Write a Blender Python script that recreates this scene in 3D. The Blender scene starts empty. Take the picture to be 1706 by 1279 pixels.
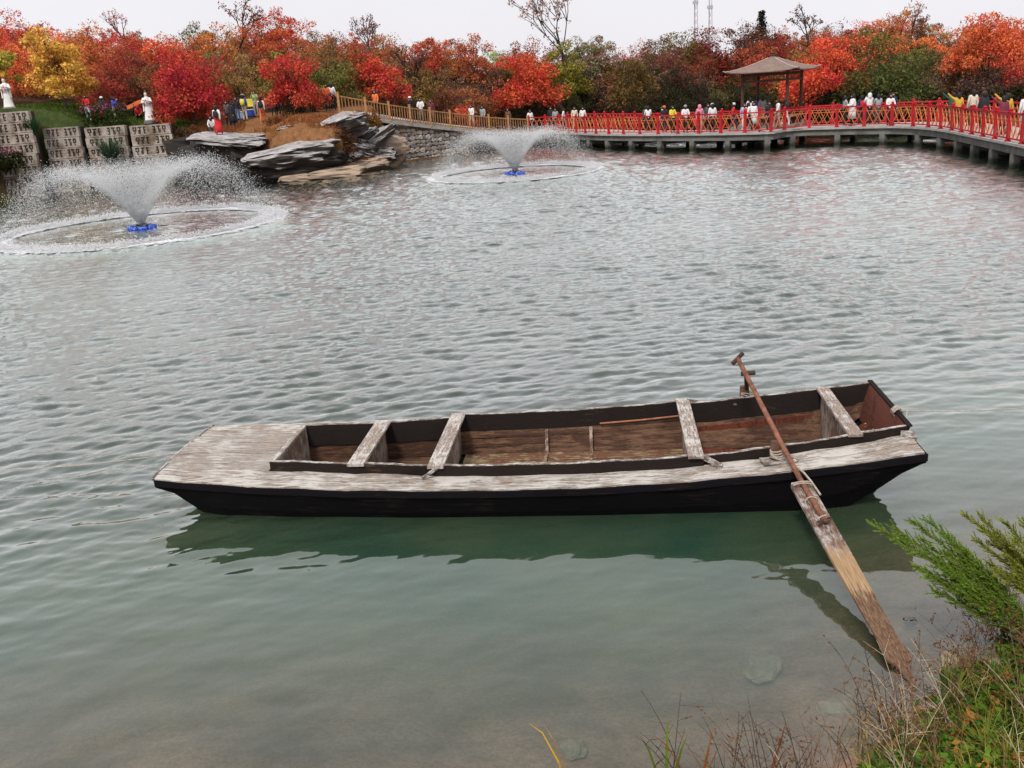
import bpy, bmesh, math, random
import numpy as np
from mathutils import Vector, Matrix
R = math.radians
sc = bpy.context.scene
C = sc.collection
rng = np.random.default_rng(7)
random.seed(7)

# ------------------------------------------------------------------ camera
FPX, PITCH, ROLL, CH = 1500.0, R(18.2), R(4.0), 4.3
IW, IH = 1706.0, 1279.0
_F = np.array([0, math.cos(PITCH), -math.sin(PITCH)])
_U0 = np.array([0, math.sin(PITCH), math.cos(PITCH)]); _R0 = np.array([1.0, 0, 0])
_R = math.cos(ROLL)*_R0 - math.sin(ROLL)*_U0
_U = math.sin(ROLL)*_R0 + math.cos(ROLL)*_U0
cd = bpy.data.cameras.new('camera'); cam = bpy.data.objects.new('camera', cd); C.objects.link(cam)
cam.matrix_world = Matrix(((_R[0], _U[0], -_F[0], 0), (_R[1], _U[1], -_F[1], 0), (_R[2], _U[2], -_F[2], CH), (0, 0, 0, 1)))
cd.sensor_fit = 'HORIZONTAL'; cd.sensor_width = 36; cd.lens = 36*FPX/IW
cd.clip_start = 0.05; cd.clip_end = 3000
sc.camera = cam

# ------------------------------------------------------------------ world, sun, exposure
SUN_EL, SUN_AZ = R(52), R(205)          # compass azimuth of the sun, clockwise from +Y
w = bpy.data.worlds.new('World'); sc.world = w; w.use_nodes = True
nt = w.node_tree; nt.nodes.clear()
wo = nt.nodes.new('ShaderNodeOutputWorld'); bg = nt.nodes.new('ShaderNodeBackground')
sky = nt.nodes.new('ShaderNodeTexSky'); sky.sky_type = 'NISHITA'; sky.sun_disc = False
sky.sun_elevation = SUN_EL; sky.sun_rotation = SUN_AZ; sky.air_density = 1.5; sky.dust_density = 4
mx = nt.nodes.new('ShaderNodeMix'); mx.data_type = 'RGBA'; mx.inputs[0].default_value = 0.9
cl = nt.nodes.new('ShaderNodeTexNoise'); cl.inputs['Scale'].default_value = 2.2; cl.inputs['Detail'].default_value = 5
tc = nt.nodes.new('ShaderNodeTexCoord'); nt.links.new(tc.outputs['Generated'], cl.inputs['Vector'])
cr = nt.nodes.new('ShaderNodeValToRGB')
cr.color_ramp.elements[0].position = .3; cr.color_ramp.elements[0].color = (.80, .785, .83, 1)
cr.color_ramp.elements[1].position = .7; cr.color_ramp.elements[1].color = (.87, .86, .90, 1)
vm = nt.nodes.new('ShaderNodeVectorMath'); vm.operation = 'SCALE'; vm.inputs['Scale'].default_value = 10.0
nt.links.new(cl.outputs['Fac'], cr.inputs['Fac']); nt.links.new(cr.outputs['Color'], vm.inputs[0])
nt.links.new(sky.outputs['Color'], mx.inputs[6]); nt.links.new(vm.outputs['Vector'], mx.inputs[7])
nt.links.new(mx.outputs[2], bg.inputs['Color']); bg.inputs['Strength'].default_value = 0.1
nt.links.new(bg.outputs[0], wo.inputs['Surface'])
sl = bpy.data.lights.new('sun', 'SUN'); sl.energy = 2.3; sl.angle = R(10); sl.color = (1, .96, .9)
so = bpy.data.objects.new('sun', sl); C.objects.link(so)
sd = Vector((math.sin(SUN_AZ)*math.cos(SUN_EL), math.cos(SUN_AZ)*math.cos(SUN_EL), math.sin(SUN_EL)))
so.rotation_euler = sd.to_track_quat('Z', 'Y').to_euler(); so.location = sd*60
vs = sc.view_settings; vs.view_transform = 'Standard'; vs.look = 'None'; vs.exposure = 0.2; vs.gamma = 1; vs.use_curve_mapping = False
cy = sc.cycles; cy.use_denoising = True; cy.max_bounces = 8; cy.diffuse_bounces = 5; cy.glossy_bounces = 3
cy.transparent_max_bounces = 12; cy.transmission_bounces = 3; cy.caustics_reflective = False; cy.caustics_refractive = False
cy.sample_clamp_indirect = 4

# ------------------------------------------------------------------ helpers
def ray(px, py):
    return _F + _R*(px-IW/2)/FPX - _U*(py-IH/2)/FPX
def G(px, py, z=0.0):
    """world point of plane z seen at photo pixel"""
    d = ray(px, py); s = (z-CH)/d[2]; return np.array([0, 0, CH]) + d*s
def V(px, py, Y):
    d = ray(px, py); return np.array([0, 0, CH]) + d*(Y/d[1])
def PX(P):
    d = np.asarray(P, float) - np.array([0, 0, CH]); z = d@_F
    return IW/2+FPX*(d@_R)/z, IH/2-FPX*(d@_U)/z, z

class MB:
    def __init__(s): s.v = []; s.f = []; s.m = []
    def add(s, vs_, fs, mi=0):
        o = len(s.v); s.v += [tuple(map(float, p)) for p in vs_]; s.f += [tuple(i+o for i in f) for f in fs]; s.m += [mi]*len(fs); return s
    def box(s, c, d, rz=0, rx=0, ry=0, mi=0, taper=1.0):
        M = Matrix.Translation(Vector([float(q) for q in c])) @ Matrix.Rotation(rz, 4, 'Z') @ Matrix.Rotation(ry, 4, 'Y') @ Matrix.Rotation(rx, 4, 'X')
        vs_ = []
        for z in (-.5, .5):
            k = taper if z > 0 else 1
            for x, y in ((-.5, -.5), (.5, -.5), (.5, .5), (-.5, .5)): vs_.append(M @ Vector((x*d[0]*k, y*d[1]*k, z*d[2])))
        return s.add(vs_, [(3, 2, 1, 0), (4, 5, 6, 7), (0, 1, 5, 4), (1, 2, 6, 5), (2, 3, 7, 6), (3, 0, 4, 7)], mi)
    def hexa(s, p, mi=0):
        """8 points: bottom 4 ccw, top 4"""
        return s.add(p, [(3, 2, 1, 0), (4, 5, 6, 7), (0, 1, 5, 4), (1, 2, 6, 5), (2, 3, 7, 6), (3, 0, 4, 7)], mi)
    def tube(s, pts, rad, n=6, mi=0, cap=True):
        pts = [Vector([float(q) for q in p]) for p in pts]
        if not hasattr(rad, '__len__'): rad = [rad]*len(pts)
        rings = []; prev = None
        for i, p in enumerate(pts):
            t = (pts[min(i+1, len(pts)-1)]-pts[max(i-1, 0)])
            t = t.normalized() if t.length > 1e-9 else Vector((0, 0, 1))
            a = prev if prev is not None else (Vector((1, 0, 0)) if abs(t.x) < .9 else Vector((0, 1, 0)))
            a = (a - t*a.dot(t)); a = a.normalized() if a.length > 1e-6 else t.orthogonal().normalized()
            prev = a; b = t.cross(a)
            rings.append([p + (a*math.cos(k*2*math.pi/n)+b*math.sin(k*2*math.pi/n))*rad[i] for k in range(n)])
        vs_ = [q for r_ in rings for q in r_]; fs = []
        for i in range(len(pts)-1):
            for k in range(n):
                fs.append((i*n+k, i*n+(k+1) % n, (i+1)*n+(k+1) % n, (i+1)*n+k))
        if cap: fs.append(tuple(reversed(range(n)))); fs.append(tuple((len(pts)-1)*n+k for k in range(n)))
        return s.add(vs_, fs, mi)
    def bar(s, a, b, wd, ht, up=(0, 0, 1), mi=0):
        a = Vector([float(q) for q in a]); b = Vector([float(q) for q in b]); t = (b-a).normalized(); u = Vector(up); u = (u-t*u.dot(t)).normalized(); r = t.cross(u)
        p = []
        for q in (a, b): p += [q-r*wd/2-u*ht/2, q+r*wd/2-u*ht/2, q+r*wd/2+u*ht/2, q-r*wd/2+u*ht/2]
        return s.add(p, [(3, 2, 1, 0), (4, 5, 6, 7), (0, 1, 5, 4), (1, 2, 6, 5), (2, 3, 7, 6), (3, 0, 4, 7)], mi)
    def lathe(s, prof, n=12, c=(0, 0, 0), sx=1, sy=1, mi=0):
        vs_ = [(c[0]+r*math.cos(2*math.pi*k/n)*sx, c[1]+r*math.sin(2*math.pi*k/n)*sy, c[2]+z) for r, z in prof for k in range(n)]; fs = []
        for i in range(len(prof)-1):
            for k in range(n): fs.append((i*n+k, i*n+(k+1) % n, (i+1)*n+(k+1) % n, (i+1)*n+k))
        fs.append(tuple(reversed(range(n)))); fs.append(tuple((len(prof)-1)*n+k for k in range(n)))
        return s.add(vs_, fs, mi)
    def mesh(s, name, mats=(), smooth=False):
        me = bpy.data.meshes.new(name); me.from_pydata(s.v, [], s.f)
        for m in (mats if isinstance(mats, (list, tuple)) else [mats]): me.materials.append(m)
        if any(s.m): me.polygons.foreach_set('material_index', s.m)
        if smooth: me.polygons.foreach_set('use_smooth', [True]*len(me.polygons))
        me.update(); return me
    def obj(s, name, mat, parent=None, smooth=False, bevel=0, **kw):
        o = bpy.data.objects.new(name, s.mesh(name, mat, smooth)); C.objects.link(o); o.parent = parent
        if bevel:
            b = o.modifiers.new('bevel', 'BEVEL'); b.width = bevel; b.segments = 2; b.limit_method = 'ANGLE'
        tag(o, **kw); return o
def quads_mesh(name, v, nq, mat, k=4):
    """v: (nq*k,3) array of separate k-gons"""
    me = bpy.data.meshes.new(name); me.vertices.add(len(v)); me.vertices.foreach_set('co', np.asarray(v, np.float32).ravel())
    me.loops.add(nq*k); me.loops.foreach_set('vertex_index', np.arange(nq*k, dtype=np.int32))
    me.polygons.add(nq); me.polygons.foreach_set('loop_start', np.arange(nq, dtype=np.int32)*k)
    for m in (mat if isinstance(mat, (list, tuple)) else [mat]): me.materials.append(m)
    me.update(calc_edges=True); return me
def grid_mesh(name, P, mat, smooth=True):
    """P: (n,m,3)"""
    n, m = P.shape[:2]; me = bpy.data.meshes.new(name)
    me.vertices.add(n*m); me.vertices.foreach_set('co', P.reshape(-1, 3).astype(np.float32).ravel())
    i = np.arange(n*m).reshape(n, m); q = np.stack([i[:-1, :-1], i[:-1, 1:], i[1:, 1:], i[1:, :-1]], -1).reshape(-1, 4)
    me.loops.add(q.size); me.loops.foreach_set('vertex_index', q.ravel().astype(np.int32))
    me.polygons.add(len(q)); me.polygons.foreach_set('loop_start', np.arange(len(q), dtype=np.int32)*4)
    if smooth: me.polygons.foreach_set('use_smooth', np.ones(len(q), bool))
    me.materials.append(mat); me.update(calc_edges=True); return me
def tag(o, label=None, cat=None, group=None, kind=None):
    if label: o['label'] = label
    if cat: o['category'] = cat
    if group: o['group'] = group
    if kind: o['kind'] = kind
    return o
def link(name, me, parent=None, loc=None, rot=None, scale=None, **kw):
    o = bpy.data.objects.new(name, me); C.objects.link(o); o.parent = parent
    if loc is not None: o.location = [float(q) for q in loc]
    if rot is not None: o.rotation_euler = rot if hasattr(rot, '__len__') else (0, 0, rot)
    if scale is not None: o.scale = scale if hasattr(scale, '__len__') else (scale,)*3
    return tag(o, **kw)
def empty(name, loc=(0, 0, 0), rz=0, **kw):
    return link(name, None, None, loc, rz, **kw)

# ------------------------------------------------------------------ materials
def lin(r, g, b): return tuple(((c/255)/12.92 if c/255 <= .04045 else ((c/255+.055)/1.055)**2.4) for c in (r, g, b))
class NM:
    """small node-material helper"""
    def __init__(s, name, rough=.7, spec=.3):
        s.m = bpy.data.materials.new(name); s.m.use_nodes = True; s.t = s.m.node_tree; s.t.nodes.clear()
        s.out = s.n('OutputMaterial'); s.p = s.n('BsdfPrincipled'); s.l(s.p.outputs[0], s.out.inputs['Surface'])
        s.p.inputs['Roughness'].default_value = rough; s.p.inputs['Specular IOR Level'].default_value = spec; s.co = s.n('TexCoord')
    def n(s, k): return s.t.nodes.new('ShaderNode'+k)
    def l(s, a, b): s.t.links.new(a, b)
    def noise(s, scale, detail=4, rough=.55, stretch=None, coord='Object', dist=0):
        t = s.n('TexNoise'); t.inputs['Scale'].default_value = scale; t.inputs['Detail'].default_value = detail; t.inputs['Roughness'].default_value = rough; t.inputs['Distortion'].default_value = dist
        v = s.co.outputs[coord]
        if stretch: m = s.n('Mapping'); m.inputs['Scale'].default_value = stretch; s.l(v, m.inputs[0]); v = m.outputs[0]
        s.l(v, t.inputs['Vector']); return t.outputs['Fac']
    def wpos(s): return s.n('NewGeometry').outputs['Position']
    def wnoise(s, scale, detail=5, rough=.65):
        t = s.n('TexNoise'); t.inputs['Scale'].default_value = scale; t.inputs['Detail'].default_value = detail; t.inputs['Roughness'].default_value = rough; s.l(s.wpos(), t.inputs['Vector']); return t.outputs['Fac']
    def ramp(s, fac, stops):
        r = s.n('ValToRGB'); e = r.color_ramp.elements
        while len(e) < len(stops): e.new(.5)
        for q, (p, c) in zip(e, stops): q.position = p; q.color = (*c, 1) if hasattr(c, '__len__') else (c, c, c, 1)
        s.l(fac, r.inputs['Fac']); return r.outputs['Color']
    def mix(s, fac, a, b, mode='MIX'):
        m = s.n('Mix'); m.data_type = 'RGBA'; m.blend_type = mode
        for i, q in ((0, fac), (6, a), (7, b)):
            if hasattr(q, 'links'): s.l(q, m.inputs[i])
            elif hasattr(q, '__len__'): m.inputs[i].default_value = (*q[:3], 1)
            else: m.inputs[i].default_value = q
        return m.outputs[2]
    def math(s, op, a, b=0):
        m = s.n('Math'); m.operation = op
        for i, q in enumerate((a, b)):
            if hasattr(q, 'links'): s.l(q, m.inputs[i])
            else: m.inputs[i].default_value = q
        return m.outputs[0]
    def bump(s, h, strength=.3, dist=.02):
        b = s.n('Bump'); b.inputs['Strength'].default_value = strength; b.inputs['Distance'].default_value = dist
        s.l(h, b.inputs['Height']); s.l(b.outputs[0], s.p.inputs['Normal']); return b
    def color(s, c):
        if hasattr(c, 'links'): s.l(c, s.p.inputs['Base Color'])
        else: s.p.inputs['Base Color'].default_value = (*c, 1)
        return s
def simple(name, col, rough=.7, var=.25, scale=6, bump=.15, bscale=30, spec=.3, metal=0):
    k = NM(name, rough, spec); n = k.noise(scale); d = tuple(c*(1-var) for c in col); e = tuple(min(1, c*(1+var)) for c in col)
    k.color(k.ramp(n, [(.3, d), (.7, e)])); k.p.inputs['Metallic'].default_value = metal
    if bump: k.bump(k.noise(bscale), bump)
    return k.m
def peel(name, paint, wood, dark, cover=.5, stretch=(1.2, 9, 9), wet=None, cs=1.0, streak=1.0, bump=.8):
    """flaking paint over grained wood with dark stains"""
    k = NM(name, .75, .25)
    grain = k.noise(4*cs, 8, .65, stretch); fine = k.noise(14*cs, 6, .7, (stretch[0]*.6, stretch[1]*1.6, stretch[2]*1.6)); blot = k.noise(2.1*cs, 5, .6)
    mixf = k.math('ADD', k.math('MULTIPLY', grain, .6*streak), k.math('ADD', k.math('MULTIPLY', blot, .45), k.math('MULTIPLY', fine, .3)))
    lo = (.675 if streak == 1 else .735)+(.5-cover)*.34
    mask = k.ramp(mixf, [(lo-.035, 0.0), (lo+.035, 1.0)])
    woodc = k.ramp(fine, [(.3, dark), (.52, wood), (.75, tuple(min(1, c*1.7) for c in wood))])
    paintc = k.ramp(fine, [(.25, tuple(c*.68 for c in paint)), (.6, paint)])
    c = k.mix(mask, woodc, paintc)
    st = k.ramp(k.noise(1.3*cs, 6, .7, (1, 2, 2)), [(.58, 0.0), (.70, .75)])
    c = k.mix(st, c, dark)
    k.color(c); h = k.math('ADD', k.math('MULTIPLY', mask, .5), fine); k.bump(h, bump, .01)
    return k.m
# ------------------------------------------------------------------ ground and lake
def sst(a, b, x):
    t = np.clip((np.asarray(x, float)-a)/(b-a), 0, 1); return t*t*(3-2*t)
FS = np.array([(-300, 30), (-60, 40), (-30.5, 52), (-29.5, 58), (-20.6, 60.6), (-15.5, 56.3), (-12, 53.4), (-9.3, 53.6), (-7.4, 61), (-5.4, 66), (-3, 70), (.2, 72.5), (8, 72), (14, 67), (20, 63), (28, 58.5), (35, 54), (45, 48), (60, 40), (300, 30)], float)
NS = np.array([(-300, -4), (-20, 3.2), (-3, 4.5), (-.2, 4.3), (.8, 4.2), (1.6, 4.45), (2.2, 4.85), (2.9, 5.35), (4.2, 6.3), (6, 7.3), (10, 9.5), (20, 13), (60, 20), (300, 30)], float)
ZP = np.array([(-300, 6), (-60, 5.5), (-29, 5.1), (-27, 4.7), (-25.8, 3.9), (-22, 3.75), (-19, 2.9), (-14, 2.75), (-9, 2.7), (-7, 2.6), (-5, 2.1), (-3, 1.5), (0, .9), (2, .7), (10, .6), (300, .6)], float)
SKYL = [(-60, 14), (0, 14), (60, 24), (130, 28), (220, 36), (300, 38), (400, 22), (480, 46), (560, 58), (640, 54), (700, 50), (770, 46), (860, 50), (920, 60), (1000, 52), (1060, 46), (1140, 40), (1200, 30), (1270, 22), (1350, 20), (1430, 14), (1500, 20), (1560, 30), (1620, 32), (1706, 26), (1780, 26)]
_sk = np.array([V(a, b, 88)[[0, 2]] for a, b in SKYL])
def vnoise(x, y, s, seed=0):
    r = np.random.default_rng(seed); T = r.random((64, 64)); x = np.asarray(x)*s; y = np.asarray(y)*s
    xi = np.floor(x).astype(int); yi = np.floor(y).astype(int); u = x-xi; v = y-yi; u = u*u*(3-2*u); v = v*v*(3-2*v)
    g = lambda a, b: T[a % 64, b % 64]
    return (g(xi, yi)*(1-u)+g(xi+1, yi)*u)*(1-v)+(g(xi, yi+1)*(1-u)+g(xi+1, yi+1)*u)*v-.5
def crest(x): return np.interp(x, _sk[:, 0], _sk[:, 1])-4.1
def terrain(x, y):
    x = np.asarray(x, float); y = np.asarray(y, float)
    d = y-np.interp(x, FS[:, 0], FS[:, 1]); zp = np.interp(x, ZP[:, 0], ZP[:, 1])
    rampw = np.interp(x, [-300, -21, -19, -9, -7, -2, 2, 300], [.8, .8, 2.2, 2.2, 1.0, 1.5, 3, 3])
    land = zp*sst(0, 1, d/rampw) + np.where((x > -20) & (x < -8), .9*sst(1.5, 6, d), 0)
    hill = np.where(d > 0, (crest(x)-zp-.6)*sst(0, 1, (d-7)/np.maximum(88-7-(y-d), 5)), 0)
    far = np.where(d > 0, land+hill-.03+vnoise(x, y, .35, 1)*.35*sst(1, 4, d)+vnoise(x, y, 1.1, 2)*.12, -1.7*sst(0, 1, -d/4)-.05)
    dn = np.interp(x, NS[:, 0], NS[:, 1])-y
    near = np.where(dn > 0, np.minimum(.33*dn, 2.6)+vnoise(x, y, 1.5, 3)*.08*sst(0, 1, dn), -np.minimum(.17*-dn, 1.75)) + vnoise(x, y, 3.1, 4)*.05
    return np.where(y < 26, near, far)
def tz(x, y): return float(terrain(x, y))
xs = np.unique(np.concatenate([np.linspace(-300, -62, 12), np.linspace(-60, 60, 230), np.linspace(62, 300, 12), np.linspace(-2.03, 7.03, 70)]))
ys = np.unique(np.concatenate([np.linspace(-60, 1.5, 14), np.linspace(2, 9, 55), np.linspace(9.5, 44, 22), np.linspace(45, 95, 130), 95*np.geomspace(1.03, 25, 20)]))
XX, YY = np.meshgrid(xs, ys); ZZ = terrain(XX, YY)
k = NM('ground_soil', .95, .1)
at = k.n('Attribute'); at.attribute_name = 'gcol'
n1 = k.noise(3, 6, .65); n2 = k.noise(26, 5, .7)
k.color(k.mix(1, k.mix(1, at.outputs['Color'], k.ramp(n1, [(.3, .6), (.7, 1.35)]), 'MULTIPLY'), k.ramp(n2, [(.3, .65), (.7, 1.3)]), 'MULTIPLY'))
k.bump(k.math('ADD', n1, n2), .6, .05); M_GROUND = k.m
gme = grid_mesh('ground', np.stack([XX, YY, ZZ], -1), M_GROUND)
col = np.zeros(XX.shape+(4,)); col[..., 3] = 1
fx, fy = XX, YY; dd = fy-np.interp(fx, FS[:, 0], FS[:, 1])
base = np.array([.085, .048, .030]); col[..., :3] = base
lawn = ((fx < -20) & (dd > 0) & (dd < 14)); col[lawn, :3] = (.055, .075, .022)
prom = ((fx >= -20) & (fx < -8) & (dd > .6) & (dd < 10)); col[prom, :3] = (.22, .105, .045)
lip = ((fx >= -20.5) & (fx < -7) & (dd <= 1.2)); col[lip, :3] = (.05, .03, .022)
nb = fy < 26; col[nb, :3] = (.36, .26, .20)
bn = np.clip(vnoise(fx, fy, .75, 51)*1.6+.5, 0, 1)[..., None]; bn2 = np.clip(vnoise(fx, fy, 1.5, 52)*2.2-.25, 0, 1)[..., None]
sub = (ZZ < .02)[..., None]; dp_ = sst(.25, .8, -ZZ)[..., None]
cc = np.array([.38, .215, .165])*(1-dp_)+(np.array([.20, .34, .24])*bn+np.array([.34, .33, .20])*(1-bn))*dp_
cc = cc*(1-.6*bn2); col[..., :3] = np.where(nb[..., None] & sub, cc, col[..., :3])
nbl = nb & (ZZ > .12); col[nbl, :3] = (.17, .10, .07)
ca = gme.color_attributes.new('gcol', 'FLOAT_COLOR', 'POINT'); ca.data.foreach_set('color', col.reshape(-1).astype(np.float32))
link('ground', gme, kind='structure', label='brown soil and lawn banks around the lake')

# fountain centres (needed by the water too)
F1, F2 = G(237, 380), G(858, 289); FR1, FR2 = 5.15, 4.2
# water surface: waves are real geometry, finest near the photographer's side
NR, NC = 1020, 620
dep = np.radians(np.geomspace(56, 3.15, NR)); D = CH/np.tan(dep)
az = np.radians(np.linspace(-44, 44, NC))
DD, AA = np.meshgrid(D, az, indexing='ij'); WX = DD*np.sin(AA); WY = DD*np.cos(AA)
row = np.abs(np.gradient(D))[:, None]
rough = .07+.93*sst(7.6, 15.0, WY-.45*np.minimum(WX, 0)-.1*WX)*(.72+.55*vnoise(WX, WY, .11, 9)+.35*vnoise(WX, WY, .33, 10))

for Fc, Fr in ((F1, FR1), (F2, FR2)):
    rr = np.hypot(WX-Fc[0], WY-Fc[1]); rough *= 1-.45*sst(Fr*1.35, Fr*.9, rr)
WZ = np.zeros_like(WX); wr = np.random.default_rng(3)
NWV = 110
for i in range(NWV):
    lam = .08*(.68/.08)**((i+.5)/NWV)
    th = R(-90+13)+wr.normal(0, R(17)) if i % 4 else R(-90-12)+wr.normal(0, R(38)); kk = 2*math.pi/lam
    slope = .037*(1.0 if lam < .8 else .75)*math.sqrt(110/NWV)*wr.uniform(.6, 1.3)
    long = sst(.35, .8, lam); ph = wr.uniform(0, 7)
    filt = np.clip(lam/(2.6*row)-.35, 0, 1)
    env = rough*(1-.35*long)*(1+.9*sst(20, 42, DD))+long*.10
    gr = .35+1.3*np.clip(vnoise(WX+i*7.3, WY-i*3.1, .55/lam**.5, 20+i % 5)+.5, 0, 1)
    WZ += slope/kk*filt*env*gr*np.sin(kk*(WX*math.cos(th)+WY*math.sin(th))+ph+.8*vnoise(WX, WY, .7, 30+i % 7))
for Fc, Fr in ((F1, FR1), (F2, FR2)):
    rr = np.hypot(WX-Fc[0], WY-Fc[1]); WZ += .02*np.sin(rr*6)*np.exp(-((rr-Fr*1.1)/1.6)**2)*np.clip(.6/(2*row)-.3, 0, 1)
k = NM('lake_water'); k.t.nodes.remove(k.p)
dif = k.n('BsdfDiffuse'); tr = k.n('BsdfTransparent'); gl = k.n('BsdfGlossy'); fr = k.n('Fresnel')
wa = k.n('Attribute'); wa.attribute_name = 'wat'; sp = k.n('SeparateColor'); k.l(wa.outputs['Color'], sp.inputs[0])
cloudy = k.noise(.42, 4, .55)
k.l(k.mix(sp.outputs[1], k.mix(k.ramp(sp.outputs[0], [(.70, 0.0), (.93, 1.0)]), k.ramp(cloudy, [(.32, (.016, .062, .042)), (.68, (.074, .104, .056))]), k.ramp(cloudy, [(.3, (.015, .028, .019)), (.7, (.034, .048, .032))])), (.24, .33, .29)), dif.inputs['Color'])
tr.inputs['Color'].default_value = (.80, .88, .80, 1)
gl.inputs['Roughness'].default_value = .035; gl.inputs['Color'].default_value = (.96, .99, .96, 1)
fr.inputs['IOR'].default_value = 1.34
bm_ = k.n('Bump'); bm_.inputs['Distance'].default_value = .05
fine = k.noise(3.4, 6, .7, (1, 1.0, 1)); fine2 = k.noise(9, 3, .6)
k.l(k.math('ADD', fine, k.math('MULTIPLY', fine2, .25)), bm_.inputs['Height']); k.l(k.math('MULTIPLY', sp.outputs[2], .95), bm_.inputs['Strength'])
for q in (gl, fr): k.l(bm_.outputs[0], q.inputs['Normal'])
m1 = k.n('MixShader'); m2 = k.n('MixShader')
k.l(sp.outputs[0], m1.inputs[0]); k.l(tr.outputs[0], m1.inputs[1]); k.l(dif.outputs[0], m1.inputs[2])
k.l(k.math('MINIMUM', k.math('MULTIPLY', fr.outputs[0], 2.9), .95), m2.inputs[0]); k.l(m1.outputs[0], m2.inputs[1]); k.l(gl.outputs[0], m2.inputs[2]); k.l(m2.outputs[0], k.out.inputs['Surface'])
wme = grid_mesh('lake_water', np.stack([WX, WY, WZ], -1), k.m)
depth = np.maximum(0, -terrain(WX, WY)); turb = 1-np.exp(-2.0*depth); turb = np.where(WY > 20, 1, turb)
aer = np.zeros_like(WX)
for Fc, Fr, am in ((F1, FR1, .85), (F2, FR2, .75)):
    rr = np.hypot(WX-Fc[0], WY-Fc[1]); aer += am*sst(Fr*1.9, Fr*.85, rr+1.2*vnoise(WX, WY, .6, 40))
wc = np.stack([turb, np.clip(aer, 0, 1), np.clip(rough*sst(8, 20, DD), 0, 1), np.ones_like(aer)], -1)
ca = wme.color_attributes.new('wat', 'FLOAT_COLOR', 'POINT'); ca.data.foreach_set('color', wc.reshape(-1).astype(np.float32))
link('lake_water', wme, kind='structure', label='grey green rippled lake water')
# ------------------------------------------------------------------ the boat
BC, BA = np.array([.086, 9.481]), -.12
boat = empty('rowing_boat', (BC[0], BC[1], 0), BA, label='long flat wooden boat with peeling white deck and black hull moored on the lake', cat='boat')
WHITE = (.60, .56, .51); WOOD = (.20, .135, .10); DARKW = (.028, .020, .017)
M_DECK = peel('peeling_white_deck', WHITE, (.36, .285, .225), (.05, .035, .028), .57, (1.0, 8, 8))
M_BOW = peel('peeling_bow_deck', (.56, .52, .475), (.38, .315, .265), (.06, .045, .04), .46, (.9, 11, 11), streak=1.2)
M_THW = peel('worn_thwart_paint', (.58, .54, .49), (.32, .24, .19), (.06, .04, .035), .52, (8, 1.0, 8), cs=1.6)
M_COAM = peel('black_coaming_paint', (.026, .020, .018), (.085, .06, .048), (.012, .01, .01), .82, (1, 6, 6))
M_EDGE = peel('worn_white_edge', (.62, .58, .54), (.20, .145, .115), (.045, .035, .03), .52, (1.2, 5, 5), cs=2.2)
M_HULL = peel('black_tarred_hull', (.010, .009, .011), (.028, .021, .02), (.006, .005, .006), .75, (.7, 7, 7), bump=.4)
M_INN = peel('brown_inner_planking', (.085, .042, .028), (.16, .085, .05), (.022, .013, .011), .45, (1, 7, 7))
M_FLOOR = peel('flaking_yellow_floor', (.40, .30, .17), (.17, .075, .042), (.04, .022, .016), .44, (1.2, 6, 6), cs=1.5)
M_REDF = peel('worn_red_floor', (.17, .045, .025), (.10, .03, .02), (.02, .012, .01), .6, (6, 1, 3), cs=1.3)
M_PANEL = peel('worn_bulkhead_board', (.42, .34, .28), (.15, .085, .055), (.03, .02, .017), .5, (7, 7, 1.0), cs=1.5)
SL = 4.0
def bw(s):   # half beam of the deck
    q = s/SL; return (2.10+(1.60-2.10)*abs(q)**2.2 if q < 0 else 2.10+(2.06-2.10)*q**2.2)/2
def bz(s):   # deck height (sheer)
    q = s/SL; return .405+(.49-.405)*abs(q)**2.2 if q < 0 else .405+(.70-.405)*q**2.0
def bb(s):   # bottom height
    if s < -3.45: return -.16+(-3.45-s)/.55*.46
    if s > 3.05: return -.16+((s-3.05)/.97)**1.35*.62
    return -.16
def bh(s): return bw(s)*.74      # half width of the bottom
def wobble(a, s): return math.sin(a*7.1+s)*.004+math.sin(a*17.3+s*2)*.0025
ST = [-4.03, -3.85, -3.6, -3.3, -2.8, -2.2, -1.6, -1, -.4, .2, .8, 1.4, 2, 2.5, 3, 3.35, 3.65, 3.88, 4.03]
def bend(s):   # bow end is a shallow curve across the beam
    return 0
# hull shell
m = MB(); prof = []
for s in ST:
    W_, z, b, hb = bw(s), bz(s)-.035, bb(s), bh(s)
    k_ = .06 if abs(s) > 4 else 0
    prof.append([(s, -W_, z), (s, -W_-.004, z-.09), (s, -(hb*.35+W_*.65), (z-.09)*.55+b*.45), (s, -hb, b), (s, 0, b-.02), (s, hb, b), (s, hb*.35+W_*.65, (z-.09)*.55+b*.45), (s, W_+.004, z-.09), (s, W_, z)])
n_ = len(prof[0]); vs_ = [q for p_ in prof for q in p_]; fs = []
for i in range(len(prof)-1):
    for j in range(n_-1): fs.append((i*n_+j, i*n_+j+1, (i+1)*n_+j+1, (i+1)*n_+j))
fs.append(tuple(range(n_-1, -1, -1))); fs.append(tuple((len(prof)-1)*n_+j for j in range(n_)))
m.add([(a, -b_, c_) for a, b_, c_ in vs_], [tuple(reversed(f)) for f in fs])
m.obj('hull', M_HULL, boat, bevel=.012)
for q in (M_HULL, M_COAM): q.node_tree.nodes['Principled BSDF'].inputs['Specular IOR Level'].default_value = .06; q.node_tree.nodes['Principled BSDF'].inputs['Roughness'].default_value = .9
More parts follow.
